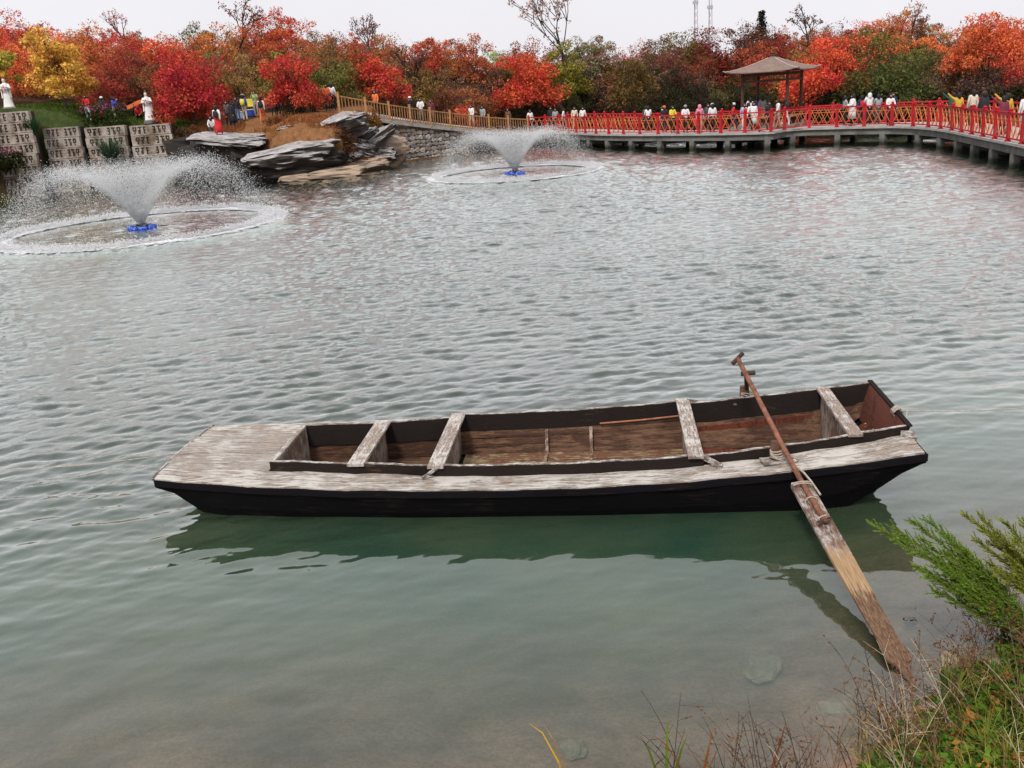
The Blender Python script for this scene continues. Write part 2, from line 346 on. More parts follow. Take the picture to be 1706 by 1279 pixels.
# rub strakes along both gunwales
def strip(s0, s1, fa, fb, za, zb, n=24, wob=0.0, seed=0):
    """prism between lateral offsets fa(s), fb(s) and heights za(s), zb(s)"""
    m = MB(); S = np.linspace(s0, s1, n); vs_ = []
    for s in S:
        wv = wobble(s, seed)*wob
        vs_ += [(s, fa(s)+wv, za(s)), (s, fb(s)+wv, za(s)), (s, fb(s)+wv, zb(s)+wv*.5), (s, fa(s)+wv, zb(s)+wv*.5)]
    fs = [(0, 1, 2, 3), ((n-1)*4+3, (n-1)*4+2, (n-1)*4+1, (n-1)*4)]
    for i in range(n-1):
        for j in range(4): fs.append((i*4+j, (i+1)*4+j, (i+1)*4+(j+1) % 4, i*4+(j+1) % 4))
    m.add(vs_, fs); return m
for sg in (-1, 1):
    strip(-4.02, 4.03, lambda s: sg*(bw(s)+.004), lambda s: sg*(bw(s)+.028), lambda s: bz(s)-.10, lambda s: bz(s)-.022, 30, 1.2, sg).obj('rub_strake', M_HULL, boat, bevel=.006)
# coaming half-width by section
def cw(s, sg=-1):   # half opening, narrower on the near side where the side deck is wider
    return float(np.interp(s, [-2.8, -1.6, -.8, 1.9, 3.0, 4.1], [.54, .62, .69, .71, .64, .55] if sg < 0 else [.56, .66, .82, .92, .90, .82]))
CO = .05
# side decks: outer and inner plank on each side
for sg in (-1, 1):
    for q0, q1 in ((0, .52), (.52, 1)):
        fa = lambda s, q=q0: sg*(cw(s, sg)+.02+(bw(s)+.012-cw(s, sg)-.02)*(q+.03*(q > 0)))
        fb = lambda s, q=q1: sg*(cw(s, sg)+.02+(bw(s)+.012-cw(s, sg)-.02)*q)
        strip(-4.03, 4.0, fa, fb, lambda s: bz(s)-.034, lambda s, q=q0: bz(s)-(.004 if q else 0), 44, 2.0, sg+q0).obj('side_deck_plank', M_DECK, boat, bevel=.004)
# bow deck planks run the boat's length
e = np.linspace(-1, 1, 8)
for i in range(7):
    a_, b_ = e[i], e[i+1]
    fa = lambda s, q=a_: q*(cw(s, -1 if q < 0 else 1)+.018)+.003
    fb = lambda s, q=b_: q*(cw(s, -1 if q < 0 else 1)+.018)-.003
    cur = -4.02-.05*(1-((a_+b_)/2)**2)
    dz = (.000, .003, -.002, .002, 0, .003, .001)[i]
    strip(cur, -2.802, fa, fb, lambda s: bz(s)-.034, lambda s, q=dz: bz(s)+q+.001, 16, 1.0, i).obj('bow_deck_plank', M_BOW, boat, bevel=.003)
# worn bow edge trim
m = MB(); pts = [(-4.075+.05*q*q, q*(bw(-4)+.02), bz(-4.0)-.008) for q in np.linspace(-1, 1, 9)]
for i in range(8): m.bar(pts[i], (pts[i+1][0], pts[i+1][1], pts[i+1][2]), .022, .03)
m.obj('bow_edge_trim', M_EDGE, boat)
# coaming boards with pale worn top edges
secs = [(-2.78, -.86, .105, 0.0), (-.90, 1.93, .115, .03), (1.88, 3.99, .09, -.01)]
for sg in (-1, 1):
    for j, (a_, b_, hh, off) in enumerate(secs):
        o = strip(a_, b_, lambda s: sg*(cw(s, sg)+off-.028), lambda s: sg*(cw(s, sg)+off+.02), lambda s: bz(s)-.16, lambda s: bz(s)+hh, 20, 1.5, j).obj('coaming_board', M_COAM, boat, bevel=.004)
        strip(a_+.002, b_-.002, lambda s: sg*(cw(s, sg)+off-.022), lambda s: sg*(cw(s, sg)+off+.015), lambda s: bz(s)+hh+.001, lambda s: bz(s)+hh+.008, 20, 1.5, j).obj('worn_edge', M_EDGE, o)
    m = MB(); m.bar((1.90, sg*(cw(1.9, sg)+.02), bz(1.9)+.11), (2.10, sg*(cw(2.1, sg)+.16), bz(2.1)+.02), .035, .05); m.obj('corner_brace', M_EDGE, boat)
    m = MB(); m.bar((-.86, sg*(cw(-.86, sg)+.05), bz(-.86)+.10), (-1.02, sg*(cw(-1, sg)+.15), bz(-1)+.018), .02, .03); m.obj('corner_brace', M_EDGE, boat)
# inner sides and floor
FZ = .055
for sg in (-1, 1):
    m = MB(); S = np.linspace(-2.76, 4.02, 30)
    vs_ = []
    for s in S:
        fl = max(FZ, bb(s)+.08); vs_ += [(s, sg*(cw(s, sg)-.012), bz(s)-.10), (s, sg*min(bh(s)-.03, cw(s, sg)), fl-.02), (s, sg*(min(bh(s)-.03, cw(s, sg))+.02), fl-.02), (s, sg*(cw(s, sg)+.012), bz(s)-.10)]
    fs = [(i*4+j, (i+1)*4+j, (i+1)*4+(j+1) % 4, i*4+(j+1) % 4) for i in range(29) for j in range(4)]
    m.add(vs_, fs); m.obj('inner_planking', M_INN, boat)
    for j in range(2):   # stringer battens along the inside
        strip(-.82, 1.84, lambda s, j=j: sg*(cw(s, sg)-.05-.02*j), lambda s, j=j: sg*(cw(s, sg)-.02-.02*j), lambda s, j=j: bz(s)-.17-.11*j, lambda s, j=j: bz(s)-.14-.11*j, 10).obj('stringer', M_INN, boat)
e = np.linspace(-1, 1, 7)
for i in range(6):
    for (a_, b_, mt) in ((-2.76, -.86, M_INN), (-.80, 1.84, M_FLOOR), (1.90, 3.40, M_REDF), (3.48, 4.0, M_REDF)):
        f0 = lambda s, q=e[i]: q*min(bh(s)-.03, cw(s)); f1 = lambda s, q=e[i+1]: q*min(bh(s)-.03, cw(s))-.006
        if a_ in (-2.76, 3.48) and i % 2: pass
        strip(a_, b_, f0, f1, lambda s: max(FZ, bb(s)+.06)-.03, lambda s, i=i: max(FZ, bb(s)+.06)+(.004 if i % 2 else 0), 8).obj('floor_board', mt, boat)
strip(1.96, 3.36, lambda s: min(cw(s, 1)-.045, bh(s)+.06), lambda s: min(cw(s, 1)-.02, bh(s)+.085), lambda s: max(FZ, bb(s)+.06), lambda s: bz(s)-.20, 10).obj('red_lining_board', M_REDF, boat, label='worn red boards lining the far side of the stern well')
# ribs
for s in (.20, .74):
    fr_ = empty('rib', (0, 0, 0)); fr_.parent = boat
    for sg in (-1, 1):
        m = MB(); m.hexa([(s-.018, sg*(min(bh(s), cw(s, sg))-.10), FZ), (s+.018, sg*(min(bh(s), cw(s, sg))-.10), FZ), (s+.018, sg*(cw(s, sg)-.0), FZ), (s-.018, sg*(cw(s, sg)), FZ), (s-.018, sg*(cw(s, sg)-.07), bz(s)-.10), (s+.018, sg*(cw(s, sg)-.07), bz(s)-.10), (s+.018, sg*(cw(s, sg)-.01), bz(s)-.10), (s-.018, sg*(cw(s, sg)-.01), bz(s)-.10)])
        m.obj('rib_timber', M_PANEL, fr_)
    m = MB(); m.box((s, 0, FZ+.022), (.036, 2*min(bh(s), cw(s))-.22, .035)); m.obj('rib_timber', M_FLOOR, fr_)
for s in (-.02, .30):
    m = MB(); m.box((s, -.30, FZ+.07), (.05, .03, .13), rx=.1); m.obj('floor_cleat', M_PANEL, boat)
# thwarts with bulkhead panels under them
def thwart(s, wd, over, lift, mat=M_THW, panel=True, skew=0, face=M_PANEL):
    t = empty('thwart', (s, 0, 0)); t.parent = boat
    cn, cf = cw(s)+over, cw(s, 1)+over; z = bz(s)+lift
    m = MB(); m.hexa([(-wd/2+skew, -cn, z), (wd/2+skew, -cn, z), (wd/2-skew, cf, z), (-wd/2-skew, cf, z), (-wd/2+skew, -cn, z+.035), (wd/2+skew, -cn, z+.035), (wd/2-skew, cf, z+.03), (-wd/2-skew, cf, z+.035)])
    m.obj('seat_board', mat, t, bevel=.006)
    if panel:
        m = MB(); a1, a2 = cw(s)-.03, cw(s, 1)-.03; b1, b2 = min(a1, bh(s)-.02), min(a2, bh(s)-.02); m.hexa([(-.025, -b1, FZ), (.025, -b1, FZ), (.025, b2, FZ), (-.025, b2, FZ), (-.025, -a1, z-.001), (.025, -a1, z-.001), (.025, a2, z-.001), (-.025, a2, z-.001)])
        m.obj('bulkhead_panel', face, t)
    return t
thwart(-2.74, .055, -.01, .085, panel=True)
thwart(-1.78, .19, .045, .085); thwart(-.88, .175, .075, .095); thwart(1.85, .16, .085, .10); thwart(3.46, .145, .03, .075)
# stern board, red inside
m = MB(); z = bz(4.0)-.03; c_ = cw(4.05)+.02; cf = cw(4.05, 1)+.02
m.hexa([(3.86, -c_*.9, .36), (3.90, -c_*.9, .36), (3.90, cf*.9, .36), (3.86, cf*.9, .36), (3.97, -c_, z+.12), (4.01, -c_, z+.12), (4.01, cf, z+.12), (3.97, cf, z+.12)])
M_RED = peel('dull_red_board', (.15, .048, .03), (.085, .04, .03), (.02, .013, .012), .8, (6, 1, 6), cs=1.3)
m.obj('stern_board', M_RED, boat, bevel=.006, label='dull red board closing the stern')
m = MB(); m.bar((3.99, -c_-.02, z+.124), (3.99, cf+.02, z+.124), .05, .02); m.obj('stern_board_cap', M_COAM, boat)
for sg in (-1, 1):
    m = MB(); y0, y1 = sg*(cw(4.0, sg)+.05), sg*(cw(4.0, sg)+.15); zk = bz(4.0)
    m.hexa([(3.90, y0, zk-.02), (4.03, y0, zk-.02), (4.03, y1, zk-.02), (3.97, y1, zk-.02), (3.90, y0, zk+.05), (4.03, y0, zk+.05), (4.03, y1, zk+.012), (3.97, y1, zk+.012)]); m.obj('quarter_knee', M_EDGE, boat)
# stern rope wrap and nail bits
M_ROPE = simple('weathered_rope', (.42, .36, .30), .9, .3, 40, .5, 120)
M_RUST = simple('rusty_iron', (.20, .085, .05), .8, .5, 14, .4, 60)
M_RUSTD = simple('dark_rusty_iron', (.055, .028, .022), .75, .4, 14, .4, 60)
m = MB(); rr_ = random.Random(5)
for i in range(4):
    y0 = .12+.03*i; m.tube([(3.99+.05*math.cos(a), -y0+.02*math.sin(a*2), z+.12+.05*math.sin(a)) for a in np.linspace(0, 6.3, 10)], .008, 5)
m.tube([(4.02, -.2, z+.14), (4.05, -.30, z+.17), (4.02, -.38, z+.13), (4.04, -.46, z+.05)], .007, 5)
m.obj('rope_lashing', M_ROPE, boat, kind='stuff')
# leaves and litter lying in the stern well
M_LIT = simple('dead_leaf', (.26, .17, .09), .8, .6, 9, 0)
qv = []
for i in range(150):
    c_ = np.array([rr_.uniform(3.52, 3.88), rr_.uniform(-.62, .5), 0]); c_[2] = max(FZ, bb(c_[0])+.06)+.012+rr_.random()*.03
    a = rr_.uniform(0, 6.3); u = np.array([math.cos(a), math.sin(a), rr_.uniform(-.4, .4)])*rr_.uniform(.012, .03); v = np.array([-math.sin(a), math.cos(a), rr_.uniform(-.4, .4)])*.012
    qv += [c_-u, c_+v, c_+u, c_-v]
link('leaf_litter', quads_mesh('leaf_litter', np.array(qv), 150, M_LIT), boat, kind='stuff')
# long red-brown pole lying along the far inner side
m = MB(); m.tube([(.85, cw(.85, 1)-.05, bz(.85)-.055), (1.35, cw(1.3, 1)-.06, bz(1.3)-.045), (1.80, cw(1.8, 1)-.075, bz(1.8)-.035)], .012, 6)
po = m.obj('pole', simple('red_brown_pole', (.30, .12, .06), .7, .3, 12), None, label='thin red brown pole lying inside along the far side of the boat', cat='pole')
po.location = boat.location; po.rotation_euler = boat.rotation_euler
BM = Matrix.Translation((BC[0], BC[1], 0)) @ Matrix.Rotation(BA, 4, 'Z')
def toboat(P): return BM.inverted() @ Vector([float(q) for q in P])
def oarlock(s, y, flip=1):
    t = empty('oarlock', (s, y, bz(s))); t.parent = boat
    m = MB(); m.box((0, 0, .014), (.34, .15, .024), rz=.15); m.obj('base_plate', M_EDGE, t, bevel=.004)
    m = MB(); m.box((-.03, .02*flip, .12), (.10, .055, .20), taper=.85); m.obj('oarlock_post', simple('old_brown_post', (.13, .07, .045), .85, .4, 12, .5), t, bevel=.008)
    m = MB()
    for i in range(5):
        m.tube([(.03+.075*math.cos(a)-.03, .075*math.sin(a)*flip, .05+.02*i+.012*math.sin(2*a+i)) for a in np.linspace(0, 6.4, 14)], .008, 5)
    m.tube([(.05, -.05, .06), (.16, -.09, .035), (.2, -.02, .03), (.12, .06, .032)], .008, 5)
    m.obj('rope_lashing', M_ROPE, t, kind='stuff')
oarlock(2.66, -.82); oarlock(2.60, .97, -1)
# near oar: rusty pipe shaft with T handle, lashed to a long tapering board
def world_on(px, py, Y): return Vector(V(px, py, Y))
piv = BM @ Vector((2.69, -.86, bz(2.69)+.16))
top = world_on(1229, 597, piv.y+1.25)
ax = (piv-top).normalized()
def at_px_along(px):   # point on the shaft line projecting nearest photo column px
    best = None
    for i in range(400):
        P = top+ax*(i*.012)
        d = abs(PX(P)[0]-px)
        if best is None or d < best[0]: best = (d, P)
    return best[1]
M_OARW = None
k = NM('weathered_oar_board', .75, .25)
sepx = k.n('SeparateXYZ'); k.l(k.co.outputs['Object'], sepx.inputs[0])
grain = k.noise(5, 7, .65, (14, 14, 1.2)); blot = k.noise(7, 5, .65); fin = k.noise(16, 6, .7, (6, 6, 1))
edge = k.math('ADD', sepx.outputs['Z'], k.math('MULTIPLY', k.math('SUBTRACT', grain, .5), -.9))
bare = k.ramp(grain, [(.3, (.25, .155, .08)), (.7, (.44, .29, .16))])
wet = k.ramp(fin, [(.3, (.06, .032, .02)), (.5, (.14, .078, .045)), (.72, (.32, .21, .125))])
old = k.mix(k.ramp(k.math('ADD', k.math('MULTIPLY', blot, .6), k.math('MULTIPLY', fin, .4)), [(.47, 0.0), (.56, 1.0)]), k.ramp(fin, [(.3, (.07, .04, .03)), (.7, (.22, .14, .10))]), (.40, .36, .33))
c_ = k.mix(k.ramp(k.math('MULTIPLY', edge, .3), [(.265, 0.0), (.30, 1.0)]), old, bare)
c_ = k.mix(k.ramp(k.math('MULTIPLY', edge, .3), [(.43, 0.0), (.455, 1.0)]), c_, wet)
k.color(c_); k.bump(fin, .6, .01); M_OARW = k.m
tip = Vector(G(1527, 1150, -.02)); b0 = at_px_along(1334); 
bdir = (tip-b0).normalized(); blen = (tip-b0).length
oar = empty('steering_oar', tuple(b0), label='oar of rusty pipe and long tapered board hung over the near gunwale', cat='oar')
q = bdir.to_track_quat('Z', 'Y')
# turn the board's flat face towards up
Mz = q.to_matrix(); side = Vector((0, 0, 1)).cross(bdir).normalized(); nrm = bdir.cross(side).normalized()
rot = Matrix((side, nrm, bdir)).transposed()
oar.rotation_euler = rot.to_euler()
m = MB(); L_ = blen
def sec(z, hw, x0=0, th=.018): return [(-hw+x0, -th, z), (hw+x0, -th, z), (hw+x0, th, z), (-hw+x0, th, z)]
prs = [(-.04, .082), (.0, .096), (.02, .098), (1.0, .099), (2.2, .097), (3.0, .092), (L_*.78, .082), (L_*.9, .05), (L_, .012)]
prs = [(min(z_, L_), w_) for z_, w_ in prs]; prs = sorted(set(prs))
vs_ = []; 
for z_, w_ in prs: vs_ += sec(z_, w_, 0, .018 if z_ < L_*.7 else .012)
fs = [(3, 2, 1, 0), tuple((len(prs)-1)*4+j for j in range(4))]
for i in range(len(prs)-1):
    for j in range(4): fs.append((i*4+j, i*4+(j+1) % 4, (i+1)*4+(j+1) % 4, (i+1)*4+j))
m.add(vs_, fs); bl = m.obj('blade', M_OARW, oar, bevel=.004)
inv = (Matrix.Translation(b0) @ rot.to_4x4()).inverted()
pend = inv @ at_px_along(1366); ptop = inv @ top
pend = Vector((pend.x*.35, .045, .62)); pm = inv @ (piv+Vector((0, 0, .03))); 
m = MB(); m.tube([ptop, ptop.lerp(pm, .5), pm, Vector((0, .05, -.02)), pend], .026, 10); m.obj('shaft', M_RUST, oar, smooth=True)
hd = (inv.to_3x3() @ Vector((.75, .25, .62))).normalized()
m = MB(); m.tube([ptop-hd*.085, ptop+hd*.085], .024, 10); m.obj('handle', M_RUSTD, oar)
m = MB()
for zz in (.02, .05, .30, .56):
    m.tube([(.062*math.cos(a)*(1.5 if zz < .1 else 1), .035+.045*math.sin(a), zz+.02*math.sin(a+zz*9)) for a in np.linspace(0, 6.3, 12)], .007, 5)
m.obj('rope_lashing', M_ROPE, oar, kind='stuff')
m = MB(); m.tube([(.03, .05, -.25), (.06, .07, -.1), (.10, .035, .0), (.115, .03, .2)], .011, 5); m.obj('rope', M_ROPE, oar)
m = MB(); m.tube([(-.07, .05, .66), (.0, .06, .60), (.075, .06, .57)], .009, 6); m.tube([(-.05, .05, .60), (.02, .06, .64), (.06, .07, .60)], .008, 6); m.obj('bolt', M_RUSTD, oar)
# far oar
fp = BM @ Vector((2.62, 1.02, bz(2.6)+.10)); ft = world_on(1243, 622, fp.y-.30)
fe = fp+(fp-ft).normalized()*2.3
far_oar = empty('steering_oar', tuple(ft), label='oar with dark T handle hung over the far gunwale', cat='oar')
m = MB(); m.tube([(0, 0, 0), tuple(fp-ft), tuple(fp-ft+(fp-ft).normalized()*.5)], .026, 8); m.obj('shaft', M_RUSTD, far_oar)
m = MB(); m.tube([(-.06, 0, .0), (.10, -.02, .012)], .027, 10); m.obj('handle', M_RUSTD, far_oar)
d_ = (fe-fp).normalized(); s0 = fp-ft+d_*.35; sd_ = d_.cross(Vector((0, 0, 1))).normalized()
m = MB(); e0, e1 = s0, s0+d_*1.9; up_ = sd_.cross(d_).normalized()
m.hexa([e0-sd_*.1-up_*.015, e0+sd_*.1-up_*.015, e0+sd_*.1+up_*.015, e0-sd_*.1+up_*.015, e1-sd_*.05-up_*.012, e1+sd_*.05-up_*.012, e1+sd_*.05+up_*.012, e1-sd_*.05+up_*.012]); m.obj('blade', M_OARW, far_oar)
# mooring lines
def line(pts, r=.006): m = MB(); m.tube(pts, r, 4); return m
A = BM @ Vector((-2.75, .0, bz(-2.75)+.05)); B_ = BM @ Vector((-4.06, -.18, bz(-4)+.03)); E_ = Vector(G(-80, 783, .02)); 
pts = [A, A.lerp(B_, .5), B_]+[B_.lerp(E_, t)+Vector((0, 0, -.25*t*(1-t))) for t in np.linspace(.1, 1, 8)]
line(pts).obj('mooring_line', M_ROPE, None, label='thin pale line running from the bow deck across the water', cat='rope')
A = BM @ Vector((4.02, -.2, bz(4)+.11)); E_ = Vector(V(1800, 672, A.y-.4))
line([A.lerp(E_, t)+Vector((0, 0, -.12*t*(1-t))) for t in np.linspace(0, 1, 10)], .005).obj('mooring_line', M_ROPE, None, label='thin dark line leading away from the stern board', cat='rope')
# ------------------------------------------------------------------ red bridge, pavilion, wooden ramp, walls, rocks
DZ = .95
k = NM('grey_concrete', .9, .2); sz = k.n('SeparateXYZ'); k.l(k.wpos(), sz.inputs[0]); wn = k.wnoise(1.4, 7, .7)
cc_ = k.ramp(wn, [(.3, (.10, .095, .085)), (.7, (.26, .25, .23))])
k.color(k.mix(k.ramp(k.math('ADD', sz.outputs['Z'], k.math('MULTIPLY', k.math('SUBTRACT', wn, .5), .5)), [(.10, 1.0), (.34, 0.0)]), cc_, (.035, .038, .026))); k.bump(k.noise(20), .4); M_CONC = k.m
M_CONCL = simple('pale_concrete_edge', (.40, .38, .355), .9, .2, 3, .3, 20)
M_DECKB = simple('bridge_deck_boards', (.20, .16, .13), .85, .3, 4, .2, 20)
k = NM('red_painted_rail', .6, .15); k.color(k.mix(k.ramp(k.wnoise(2.2, 7, .75), [(.50, 0.0), (.68, .8)]), k.ramp(k.wnoise(.5, 3), [(.3, (.40, .014, .024)), (.7, (.56, .024, .034))]), (.36, .085, .07))); k.bump(k.noise(30), .15); M_RPOST = k.m
M_LAT = simple('orange_red_lattice', (.62, .17, .06), .6, .3, 4, .1, 30)
def resample(P, step):
    P = np.array(P, float); seg = np.r_[0, np.cumsum(np.linalg.norm(np.diff(P, axis=0), axis=1))]
    n = max(2, int(round(seg[-1]/step))+1); t = np.linspace(0, seg[-1], n)
    return np.stack([np.interp(t, seg, P[:, i]) for i in range(P.shape[1])], 1)
def smoothpath(P, it=2):
    P = np.array(P, float)
    for _ in range(it):
        Q = [P[0]]
        for a, b in zip(P[:-1], P[1:]): Q += [a*.75+b*.25, a*.25+b*.75]
        Q.append(P[-1]); P = np.array(Q)
    return P
_np = [G(x, y, DZ)[:2] for x, y in [(880, 221), (930, 219.5), (978, 223), (1052, 224), (1146, 223), (1220, 222), (1287, 220)]]
_np2 = [G(x, y, DZ)[:2] for x, y in [(1287, 220), (1318, 214.5), (1368, 212.6), (1440, 210.8), (1504, 209.7), (1562, 214), (1621, 225.7), (1663, 234), (1706, 242.4), (1790, 262), (1850, 280)]]
near_edge = np.concatenate([smoothpath(_np), smoothpath(_np2, 1)[1:]])
near_edge = resample(near_edge, .5)
tn = np.gradient(near_edge, axis=0); tn /= np.linalg.norm(tn, axis=1)[:, None]; nn = np.stack([-tn[:, 1], tn[:, 0]], 1)
if nn[len(nn)//2] @ np.array([0, 1]) < 0: nn = -nn
nns = nn.copy()
for _ in range(12): nns[1:-1] = (nns[:-2]+nns[1:-1]*2+nns[2:])/4
nns /= np.linalg.norm(nns, axis=1)[:, None]
BWD = 3.2; far_edge = near_edge+nns*BWD
bridge = empty('footbridge', (near_edge[40][0], near_edge[40][1], 0), label='curving footbridge with concrete deck on square piers over the water', cat='bridge')
bo = np.array([near_edge[40][0], near_edge[40][1]])
def ribbon(A, B, z0, z1):
    m = MB(); n = len(A); vs_ = []
    for a, b in zip(A, B): vs_ += [(a[0], a[1], z0), (b[0], b[1], z0), (b[0], b[1], z1), (a[0], a[1], z1)]
    fs = [(0, 1, 2, 3), ((n-1)*4+3, (n-1)*4+2, (n-1)*4+1, (n-1)*4)]+[(i*4+j, (i+1)*4+j, (i+1)*4+(j+1) % 4, i*4+(j+1) % 4) for i in range(n-1) for j in range(4)]
    m.add(vs_, fs); return m
ne, fe_ = near_edge-bo, far_edge-bo
ribbon(ne, fe_, DZ-.10, DZ).obj('deck_slab', M_CONCL, bridge)
ribbon(ne+nns*.12, ne+nns*.32, DZ-.42, DZ-.102).obj('edge_beam', M_CONC, bridge)
ribbon(fe_-nns*.32, fe_-nns*.12, DZ-.42, DZ-.102).obj('edge_beam', M_CONC, bridge)
pm_ = MB().box((0, 0, -.55), (.30, .30, 2.2)).mesh('pier', M_CONC)
cm_ = MB().box((0, 0, 0), (BWD-.2, .26, .22)).mesh('cross_beam', M_CONC)
for i in range(6, len(ne), 5):
    a = math.atan2(nns[i][1], nns[i][0])
    for off in (.22, BWD-.22):
        p_ = ne[i]+nns[i]*off; link('pier', pm_, bridge, (p_[0], p_[1], DZ-.42-.553+0.0), a)
    c_ = ne[i]+nns[i]*BWD/2; link('cross_beam', cm_, bridge, (c_[0], c_[1], DZ-.55), a)
# railings: posts with caps, rails, lattice panels
RH = 1.12
post_me = MB(); post_me.box((0, 0, RH/2), (.13, .13, RH)); post_me.box((0, 0, RH+.02), (.17, .17, .04)); post_me.lathe([(.05, RH+.04), (.075, RH+.08), (.075, RH+.12), (.03, RH+.16)], 8); post_me.box((0, 0, .03), (.18, .18, .06))
post_me = post_me.mesh('post', M_RPOST)
def lattice_mesh(L_):
    m = MB(); h0, h1 = .16, RH-.10; n = max(2, int(round(L_/.42))); w_ = L_/n
    for i in range(n):
        for a, b in (((i*w_, h0), ((i+1)*w_, h1)), ((i*w_, h1), ((i+1)*w_, h0))):
            m.bar((a[0], .006 if a[1] == h0 else -.006, a[1]), (b[0], .006 if a[1] == h0 else -.006, b[1]), .022, .040, up=(0, 1, 0))
    m.bar((0, 0, (h0+h1)/2+.24), (L_, 0, (h0+h1)/2+.24), .03, .03); return m.mesh('lattice', M_LAT)
def railing(name, P, z, label, cat, step=1.55, group=None):
    P = resample(P, step); base = P[0]; t = empty(name, (base[0], base[1], z), label=label, cat=cat, group=group)
    for i, p in enumerate(P):
        d = P[min(i+1, len(P)-1)]-P[max(i-1, 0)]; a = math.atan2(d[1], d[0])
        link('post', post_me, t, (p[0]-base[0], p[1]-base[1], 0), a)
    for p, q in zip(P[:-1], P[1:]):
        d = q-p; L_ = np.linalg.norm(d); a = math.atan2(d[1], d[0]); l0 = (p[0]-base[0], p[1]-base[1], 0)
        for zz, hh in ((RH-.04, .075), (.13, .055)):
            MB().box((L_/2, 0, zz), (L_-.14, .07, hh)).obj('rail', M_RPOST, t); o = t.children[-1]; o.location = l0; o.rotation_euler = (0, 0, a)
        o = link('lattice_panel', lattice_mesh(L_-.13), t, l0, a); o.location = (l0[0]+d[0]/L_*.065, l0[1]+d[1]/L_*.065, 0)
    return t
railing('bridge_railing', near_edge+nns*.14, DZ, 'red lattice railing along the lake side of the footbridge', 'railing')
railing('bridge_railing', far_edge-nns*.14, DZ, 'red lattice railing along the wooded side of the footbridge', 'railing')
# pavilion on its own platform behind the bridge
PC = V(1287, 117, 57.0); PFZ = 1.12
PCX, PCY = PC[0], PC[1]
pav = empty('pavilion', (PCX, PCY, 0), R(-35), label='square open pavilion with brown hipped roof and upturned eaves by the bridge', cat='pavilion')
M_ROOF = NM('brown_grey_roof_tiles', .85, .2); k = M_ROOF
wv = k.n('TexWave'); wv.wave_type = 'BANDS'; wv.bands_direction = 'Z'; wv.inputs['Scale'].default_value = 6; k.l(k.co.outputs['Object'], wv.inputs['Vector'])
k.color(k.mix(.35, k.ramp(k.noise(3, 5, .6), [(.3, (.17, .115, .095)), (.7, (.29, .205, .17))]), k.ramp(wv.outputs['Fac'], [(.2, (.10, .07, .06)), (.6, (.33, .24, .20))])))
k.bump(wv.outputs['Fac'], .6, .05); M_ROOF = k.m
M_PAVW = simple('dark_red_timber', (.085, .032, .024), .7, .3, 6, .2)
M_PAVR = simple('pale_ridge_tile', (.40, .31, .27), .8, .2, 6, .2)
MB().box((0, 0, .95), (4.0, 4.0, .34)).obj('platform', M_CONC, pav)
for x in (-1.5, 1.5):
    for y in (-1.5, 1.5): MB().box((x, y, 0), (.35, .35, 1.6)).obj('pier', M_CONC, pav)
HS, EZ, AZ_ = 2.0, 4.12, 5.02
for x in (-1.35, 1.35):
    for y in (-1.35, 1.35):
        p_ = MB(); p_.lathe([(.105, PFZ+.12), (.10, 2.6), (.095, 4.2)], 12, (x, y, 0)); o = p_.obj('column', M_PAVW, pav, smooth=False); MB().lathe([(.17, PFZ), (.18, PFZ+.06), (.13, PFZ+.119)], 12, (x, y, 0)).obj('column_base', M_CONCL, o)
for i in range(4):
    a = i*math.pi/2; rz = Matrix.Rotation(a, 4, 'Z')
    for zz, hh in ((4.02, .16), (3.66, .10)):
        o = MB().box((0, -1.35, zz), (2.5, .09, hh)).obj('beam', M_PAVW, pav); o.rotation_euler = (0, 0, a)
    o = empty('frieze', (0, 0, 0), a); o.parent = pav
    f_ = MB()
    for q in np.linspace(-1.1, 1.1, 12): f_.box((q, -1.35, 3.83), (.03, .03, .218))
    f_.obj('frieze_slats', M_PAVW, o, kind='stuff')
    if i != 2:
        o = MB().box((0, -1.35, PFZ+.44), (2.5, .34, .06)).obj('bench', simple('pale_bench_board', (.33, .22, .18), .7), pav); o.rotation_euler = (0, 0, a)
        f_ = MB()
        for q in np.linspace(-1.0, 1.0, 5): f_.box((q, -1.35, PFZ+.20), (.05, .22, .40))
        o2 = f_.obj('bench_supports', M_PAVW, o, kind='stuff')
# roof surface: concave faces, upturned corners
def roof_face(i, lift=0, shrink=0):
    a = i*math.pi/2; N1, N2 = 11, 13; P = np.zeros((N1, N2, 3))
    for u in range(N1):
        t = u/(N1-1)
        for v in range(N2):
            s_ = v/(N2-1)*2-1; r_ = (HS+.12-shrink)*t; x = s_*r_; y = -r_*(1+.035*abs(s_)**3*t)
            z = AZ_-(AZ_-EZ)*(t**.82)+.13*(abs(s_)**4)*(t**5)+lift
            P[u, v] = (x*math.cos(a)-y*math.sin(a), x*math.sin(a)+y*math.cos(a), z)
    return P
for i in range(4):
    me = grid_mesh('roof_slope', roof_face(i), M_ROOF); o = link('roof_slope', me, pav)
    sm_ = o.modifiers.new('solid', 'SOLIDIFY'); sm_.thickness = .07; sm_.offset = -1
    P = roof_face(i, .04); MB().tube([tuple(P[u, 0]) for u in range(1, 11)]+[tuple(P[10, 0]*np.array([1.05, 1.05, 1])+np.array([0, 0, .07]))], [.05]*10+[.03], 6).obj('hip_ridge', M_PAVR, pav)
MB().lathe([(.16, AZ_-.02), (.18, AZ_+.06), (.10, AZ_+.12), (.12, AZ_+.20), (.05, AZ_+.26), (.025, AZ_+.42)], 10).obj('finial', M_PAVW, pav)
o = MB().box((0, -2.3, DZ-.02), (2.2, 1.0, .10)).obj('platform_step', M_CONCL, pav)
